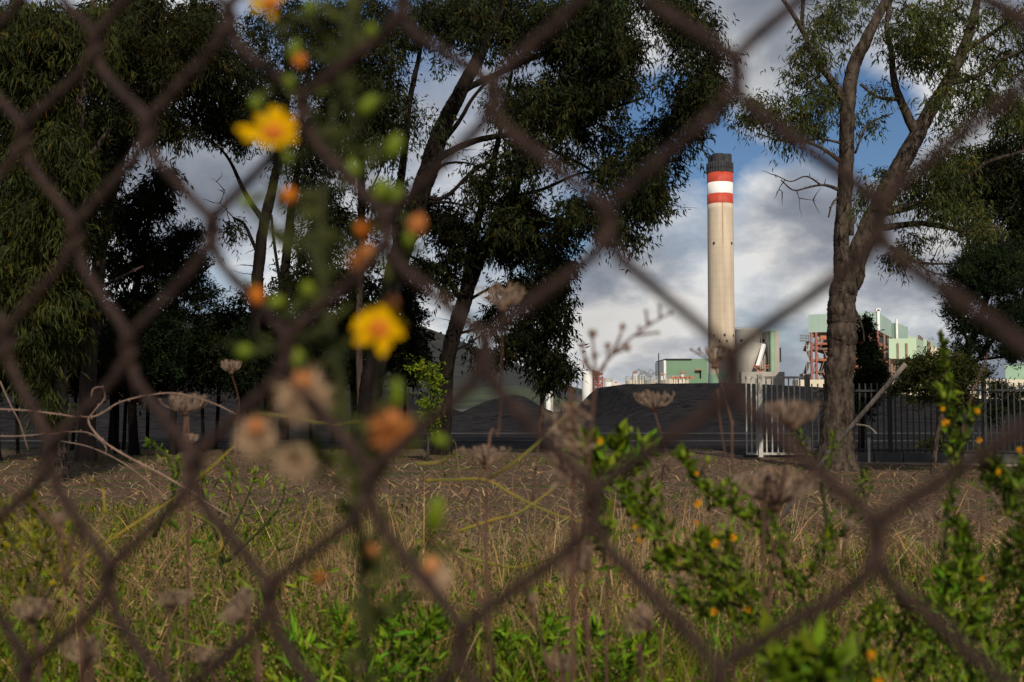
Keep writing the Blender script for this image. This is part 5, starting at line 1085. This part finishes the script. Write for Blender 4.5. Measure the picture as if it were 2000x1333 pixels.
weed([[(1620, 1400), (1590, 1220), (1530, 1100), (1480, 1030), (1430, 990), (1380, 960), (1345, 910), (1332, 885)], [(1530, 1100), (1520, 1040), (1500, 1000)], [(1430, 990), (1440, 960), (1436, 940)], [(1560, 1150), (1600, 1100), (1620, 1040)]], 1.3,
     'leafy weed whose thin tip points at the left end of the bare field', dens=620, bushy=.02, seed=2, flowers=Fy((1494, 978, 20), (1360, 925, 12), (1240, 1030, 10)) + Bd((1334, 887, 15), (1382, 898, 13), (1412, 945, 12), (1435, 958, 12), (1383, 940, 10)))
weed([[(1890, 1450), (1900, 1300), (1895, 1180), (1885, 1100), (1878, 1030)], [(1900, 1300), (1850, 1180), (1845, 1120)], [(1895, 1250), (1950, 1150), (1970, 1090)], [(1900, 1330), (1980, 1230), (2010, 1150)], [(1890, 1400), (1820, 1260), (1810, 1180)], [(1900, 1400), (2000, 1300), (2060, 1200)]], 1.25,
     'bright green upright leafy weed at the right', dens=1000, bushy=.035, seed=3, base_tint=(1.1, 1.2, 1), flowers=Fy((1917, 1130, 13),) + Bd((1880, 1010, 12), (1950, 1100, 14), (1850, 1170, 12)))
weed([[(2060, 1250), (2040, 1100), (1990, 1000), (1950, 930), (1925, 890)], [(2030, 1080), (2010, 960), (2000, 900)], [(1990, 1000), (1960, 960), (1930, 945)], [(2040, 1150), (2010, 1080), (1985, 1050)]], 1.2, 'dark leafy weed spilling in from the right edge with orange buds', dens=800, bushy=.03, seed=4, t=(.3, 1.2), flowers=Fy((1950, 922, 14), (1990, 880, 16)) + Bd((1985, 950, 12), (1968, 1000, 12)))
weed([[(1830, 1200), (1850, 1020), (1865, 900), (1862, 820), (1850, 720), (1840, 660)], [(1865, 900), (1890, 830), (1900, 800)], [(1860, 850), (1845, 790), (1838, 770)]], 1.5, 'tall weed with yellow flowers rising in front of the olive tree', dens=520, bushy=.012, seed=5, flowers=Fy((1846, 826, 20), (1840, 798, 13), (1908, 803, 14), (1912, 860, 14)) + Bd((1842, 772, 14), (1860, 905, 10), (1855, 880, 12)))
weed([[(1180, 1100), (1175, 1000), (1160, 900), (1150, 860)], [(1165, 930), (1200, 880), (1215, 850)], [(1165, 920), (1130, 885), (1118, 870)], [(1190, 950), (1240, 900), (1262, 870)]], 1.3, 'bright green sprig with one orange flower in front of the coal heap', dens=700, leaf=.017, lw=.009, bushy=.015, seed=6, base_tint=(1.2, 1.25, 1), flowers=Fy((1172, 862, 16),) + Bd((1232, 840, 12),))
weed([[(1560, 1450), (1600, 1340), (1590, 1270)], [(1560, 1420), (1530, 1320), (1500, 1270)], [(1600, 1400), (1650, 1320)]], .8, 'blurred bright green broad-leaved weed at the bottom', dens=420, leaf=.022, lw=.012, bushy=.02, seed=7, base_tint=(1.3, 1.3, 1), flowers=Fy((1700, 1280, 26), (1715, 1333, 26)))
weed([[(1700, 1450), (1700, 1330), (1690, 1240), (1720, 1180)], [(1700, 1340), (1760, 1240), (1770, 1170)], [(1700, 1350), (1640, 1280), (1620, 1220)], [(1720, 1400), (1800, 1300), (1830, 1230)]], 1.3, 'green weed with a starry yellow flower near the bottom right', dens=800, bushy=.035, seed=8, flowers=Fy((1890, 1328, 18),) + Bd((1740, 1190, 12), (1740, 1230, 12), (1660, 1180, 10)))
weed([[(1620, 1050), (1600, 930), (1570, 870), (1550, 830)], [(1640, 1050), (1680, 960), (1690, 930)], [(1600, 930), (1625, 880), (1630, 850)], [(1650, 1050), (1660, 1000), (1700, 960)]], 2.0, 'sparse spotted weed climbing in front of the gate', dens=260, bushy=.03, seed=9, t=(.4, 1.2))
weed([[(300, 1050), (340, 960), (330, 900), (300, 870), (288, 865)], [(335, 950), (350, 920), (345, 900)]], 2.6, 'dark green drooping sprig on the shaded ground at left', dens=260, bushy=.02, seed=10)
weed([[(440, 1150), (430, 1050), (450, 960), (440, 900)], [(430, 1080), (480, 980), (500, 920)], [(440, 1100), (540, 1000), (560, 930)], [(440, 1100), (400, 980), (395, 930)]], 3.8, 'mid green weed clump behind the middle left knot', dens=150, bushy=.10, leaf=.03, lw=.007, seed=11, t=(.5, 1.8))
weed([[(1010, 1450), (1000, 1320), (990, 1230)], [(1010, 1400), (1060, 1300), (1080, 1220)], [(1010, 1400), (1120, 1300), (1160, 1230)], [(1010, 1420), (1200, 1320), (1260, 1250)]], 2.2, 'fresh green clump at the bottom middle', dens=420, bushy=.06, leaf=.03, lw=.008, seed=12, t=(.6, 1.9), base_tint=(1.1, 1.3, 1))
weed([[(700, 1450), (690, 1300), (660, 1200)], [(720, 1420), (760, 1280), (780, 1180)], [(700, 1420), (820, 1280), (860, 1200)], [(700, 1430), (600, 1320), (570, 1250)]], 2.0, 'fresh green clump at the bottom under the flowering plant', dens=420, bushy=.06, leaf=.03, lw=.008, seed=13, t=(.6, 1.8), base_tint=(1.1, 1.3, 1))
weed([[(80, 1300), (60, 1150), (20, 1050), (-20, 980)], [(70, 1200), (130, 1100), (150, 1030)], [(60, 1180), (90, 1050), (60, 980)]], 1.4, 'olive coloured scrubby weed at the left edge', dens=520, bushy=.04, leaf=.012, lw=.005, seed=14, t=(.5, 1.4), base_tint=(1.5, 1.0, .8))

# ------------------------------------------------------------------ grass and litter of the field
rn = np.random.default_rng(99)
def field_points(n, y0_, y1_, pw=1.0, pxr=(-60, 2060)):
    Yq = (rn.uniform(y1_ ** (-pw), y0_ ** (-pw), n)) ** (-1 / pw) if pw else rn.uniform(y0_, y1_, n)
    px = rn.uniform(*pxr, n); X_ = (px - 1000) / F * Yq
    return px, X_, Yq
def near(px, Y, cx_, cy_, sx, sy): return np.exp(-((px - cx_) / sx) ** 2 - ((Y - cy_) / sy) ** 2)
def patch(X_, Y_, s=1.0, ph=0): return .5 + .25 * np.sin(X_ * 2.1 * s + ph + 1.3 * np.sin(Y_ * 1.1 * s)) + .25 * np.sin(Y_ * 1.7 * s + 2 * ph + 1.1 * np.sin(X_ * 1.9 * s))
def grass(name, n, y0_, y1_, hfun, wfun, color, m, keep, lean=(.15, .9), pw=1.0):
    px, X_, Yq = field_points(n, y0_, y1_, pw); k = rn.uniform(size=n) < keep(px, X_, Yq); px, X_, Yq = px[k], X_[k], Yq[k]; n = len(px)
    P = np.stack([X_, Yq, gz(X_, Yq)], 1); g = Geo()
    c = tints(rn, n, .25, 1.7, .14) * np.array(color)
    blades(g, P, hfun(px, Yq) * rn.uniform(.45, 1.25, n), wfun(Yq) * rn.uniform(.6, 1.4, n), rn.uniform(*lean, n), c, rn)
    tag(g.build(name, m, tint=True), kind='stuff')
left = lambda px: 1 / (1 + np.exp((px - 820) / 60))
grass('green_grass', 130000, 1.9, 15, lambda px, Y: .22 + .26 * np.clip((5 - Y) / 3, 0, 1), lambda Y: .0040 + .0007 * Y, (1, 1, 1), M['green_grass'],
      lambda px, X_, Y: np.clip((patch(X_, Y, 1.2, 1) - .25) * 1.3, .08, 1) * np.clip(.5 + .5 * left(px) + .5 * (Y < 4.5), 0, 1) * np.where((px > 820) & (Y > 7), .12, 1), pw=.7)
grass('dry_grass', 40000, 1.8, 22, lambda px, Y: (.20 + .30 * np.clip((5 - Y) / 3, 0, 1)) * np.where(Y > 9, .7, 1), lambda Y: .0028 + .0006 * Y, (1, 1, 1), M['dry'],
      lambda px, X_, Y: np.clip(patch(X_, Y, .9, 4), .15, 1) * np.where((px > 820) & (Y > 7.5), .13, 1) * (1 - .74 * left(px)), pw=.7)
# taller dry stand in the middle right
grass('tall_dry_grass', 5200, 3.2, 7.5, lambda px, Y: .55 + 0 * Y, lambda Y: .0045 + 0 * Y, (1.1, 1.0, .95), M['dry'],
      lambda px, X_, Y: np.clip(1.3 * np.exp(-((px - 1370) / 130) ** 2) + .5 * np.exp(-((px - 1150) / 220) ** 2) + .35 * np.exp(-((px - 700) / 120) ** 2), 0, 1), lean=(.05, .35), pw=.7)
grass('fallen_stems', 26000, 2.5, 29, lambda px, Y: .30 + 0 * Y, lambda Y: .004 + .0007 * Y, (.9, .85, .85), M['dry'], lambda px, X_, Y: .8 + 0 * Y, lean=(1.5, 2.6), pw=.5)
grass('edge_grass', 8000, 24, 35.3, lambda px, Y: .16 + 0 * Y, lambda Y: .012 + 0 * Y, (.8, 1, .8), M['green_grass'], lambda px, X_, Y: np.where((px < 1400), .8, .25 * (Y < 27)) * patch(X_, Y, .6, 2), pw=0)
# long straws lying every way through the weeds
grass('straws', 3600, 1.9, 6.5, lambda px, Y: .62 + 0 * Y, lambda Y: .0032 + .0004 * Y, (1.25, 1.1, .9), M['dry'], lambda px, X_, Y: .9 + 0 * Y, lean=(.3, 1.9), pw=.6)
grass('broad_blades', 5200, 1.9, 6.0, lambda px, Y: .40 + 0 * Y, lambda Y: .0075 + 0 * Y, (.8, 1.0, .7), M['green_grass'], lambda px, X_, Y: .35 + .6 * left(px) * (Y < 5) + .3 * (Y < 3.4), lean=(.1, 1.2), pw=.6)
# scrubby dry twigs: forked stems
g = Geo(); n = 760
px, X_, Yq = field_points(n, 2.2, 9, .8)
for k in range(n):
    p = np.array([X_[k], Yq[k], gz(X_[k], Yq[k])]); h = rn.uniform(.25, .72) * (1 if Yq[k] < 6 else .6); d = unit(rn.normal(0, .35, 3) + [0, 0, 1])
    e = p + d * h; c0 = rn.uniform(.35, 1.2); cc_ = np.array([c0 * 1.0, c0 * .85, c0 * .8])
    tube(g, spline(np.array([p, (p + e) / 2 + rn.normal(0, .03, 3), e]), 3), np.linspace(.0028, .0012, 7), 4, cc_, cap=False)
    for q in range(rn.integers(3, 8)):
        s_ = p + d * h * rn.uniform(.35, .95); f_ = s_ + unit(rn.normal(0, .7, 3) + [0, 0, .6]) * rn.uniform(.06, .2); tube(g, np.array([s_, (s_ + f_) / 2 + rn.normal(0, .008, 3), f_]), [.0014, .001, .0006], 3, cc_, cap=False)
        m_ = 7; leaves(g, f_ + rn.normal(0, .006, (m_, 3)), rn.normal(size=(m_, 3)), rn.uniform(.008, .02, m_), .005, cc_ * 1.1, rn)
tag(g.build('dry_twigs', M['dry'], tint=True), kind='stuff')
# tall mixed weeds: stems with leaves, dark to yellow green
g = Geo(); n = 900; px, X_, Yq = field_points(n, 2.0, 12, .9)
pk = np.clip(.35 + .65 * left(px) + .3 * (Yq < 3.5) - .75 * ((px > 820) & (Yq > 6.0)), 0, 1) * np.clip(patch(X_, Yq, .8, 7) * 1.6, .2, 1)
for k in np.nonzero(rn.uniform(size=n) < pk)[0]:
    p = np.array([X_[k], Yq[k], gz(X_[k], Yq[k])]); h = rn.uniform(.22, .62) * np.interp(Yq[k], [2, 5, 12], [1.0, .85, .75]); hue = rn.choice(3, p=[.5, .3, .2])
    bc = [np.array([.75, .85, .8]), np.array([1.5, 1.25, .8]), np.array([1.1, .7, .9])][hue] * rn.uniform(.4, 1.5)
    for st_ in range(rn.integers(2, 5)):
        e = p + unit(rn.normal(0, .38, 3) + [0, 0, 1]) * h * rn.uniform(.6, 1.1); Q = spline(np.array([p + rn.normal(0, .02, 3) * [1, 1, 0], (p + e) / 2 + rn.normal(0, .03, 3), e]), 3)
        tube(g, Q, np.linspace(.0026, .001, len(Q)), 4, bc * .6, cap=False)
        m_ = 34; tt = rn.uniform(.1, 1, m_) * (len(Q) - 1.001); i0 = tt.astype(int); P = Q[i0] + (Q[i0 + 1] - Q[i0]) * (tt - i0)[:, None] + rn.normal(0, .010, (m_, 3))
        leaves(g, P, rn.normal(0, .7, (m_, 3)) + [0, 0, .6], rn.uniform(.012, .042, m_), rn.uniform(.004, .010, m_), bc * rn.uniform(.5, 1.6, (m_, 1)), rn, .3)
tag(g.build('weeds', M['weed_leaf'], tint=True), kind='stuff')
# low leafy ground cover
g = Geo(); n = 5200; px, X_, Yq = field_points(n, 2.0, 14, .7); kp = rn.uniform(size=n) < np.clip(patch(X_, Yq, 1.4, 3) * (.4 + .8 * left(px) + (Yq < 4.5)), 0, 1) * np.where((px > 820) & (Yq > 8), .15, 1)
X_, Yq = X_[kp], Yq[kp]; n = len(X_); m_ = 26
hh = .12 + .25 * np.clip((5 - Yq) / 3, 0, 1)
C0 = np.stack([X_, Yq, gz(X_, Yq)], 1); P = np.repeat(C0, m_, 0) + rn.normal(0, 1, (n * m_, 3)) * [.05, .05, 0] + np.abs(rn.normal(0, .6, (n * m_, 1))) * np.repeat(hh, m_)[:, None] * [0, 0, 1]
leaves(g, P, rn.normal(0, .8, (n * m_, 3)) + [0, 0, .5], rn.uniform(.015, .045, n * m_), rn.uniform(.006, .013, n * m_), np.repeat(tints(rn, n, .5, 1.5), m_, 0) * rn.uniform(.7, 1.3, (n * m_, 1)), rn, .3)
tag(g.build('ground_cover', M['weed_leaf'], tint=True), kind='stuff')
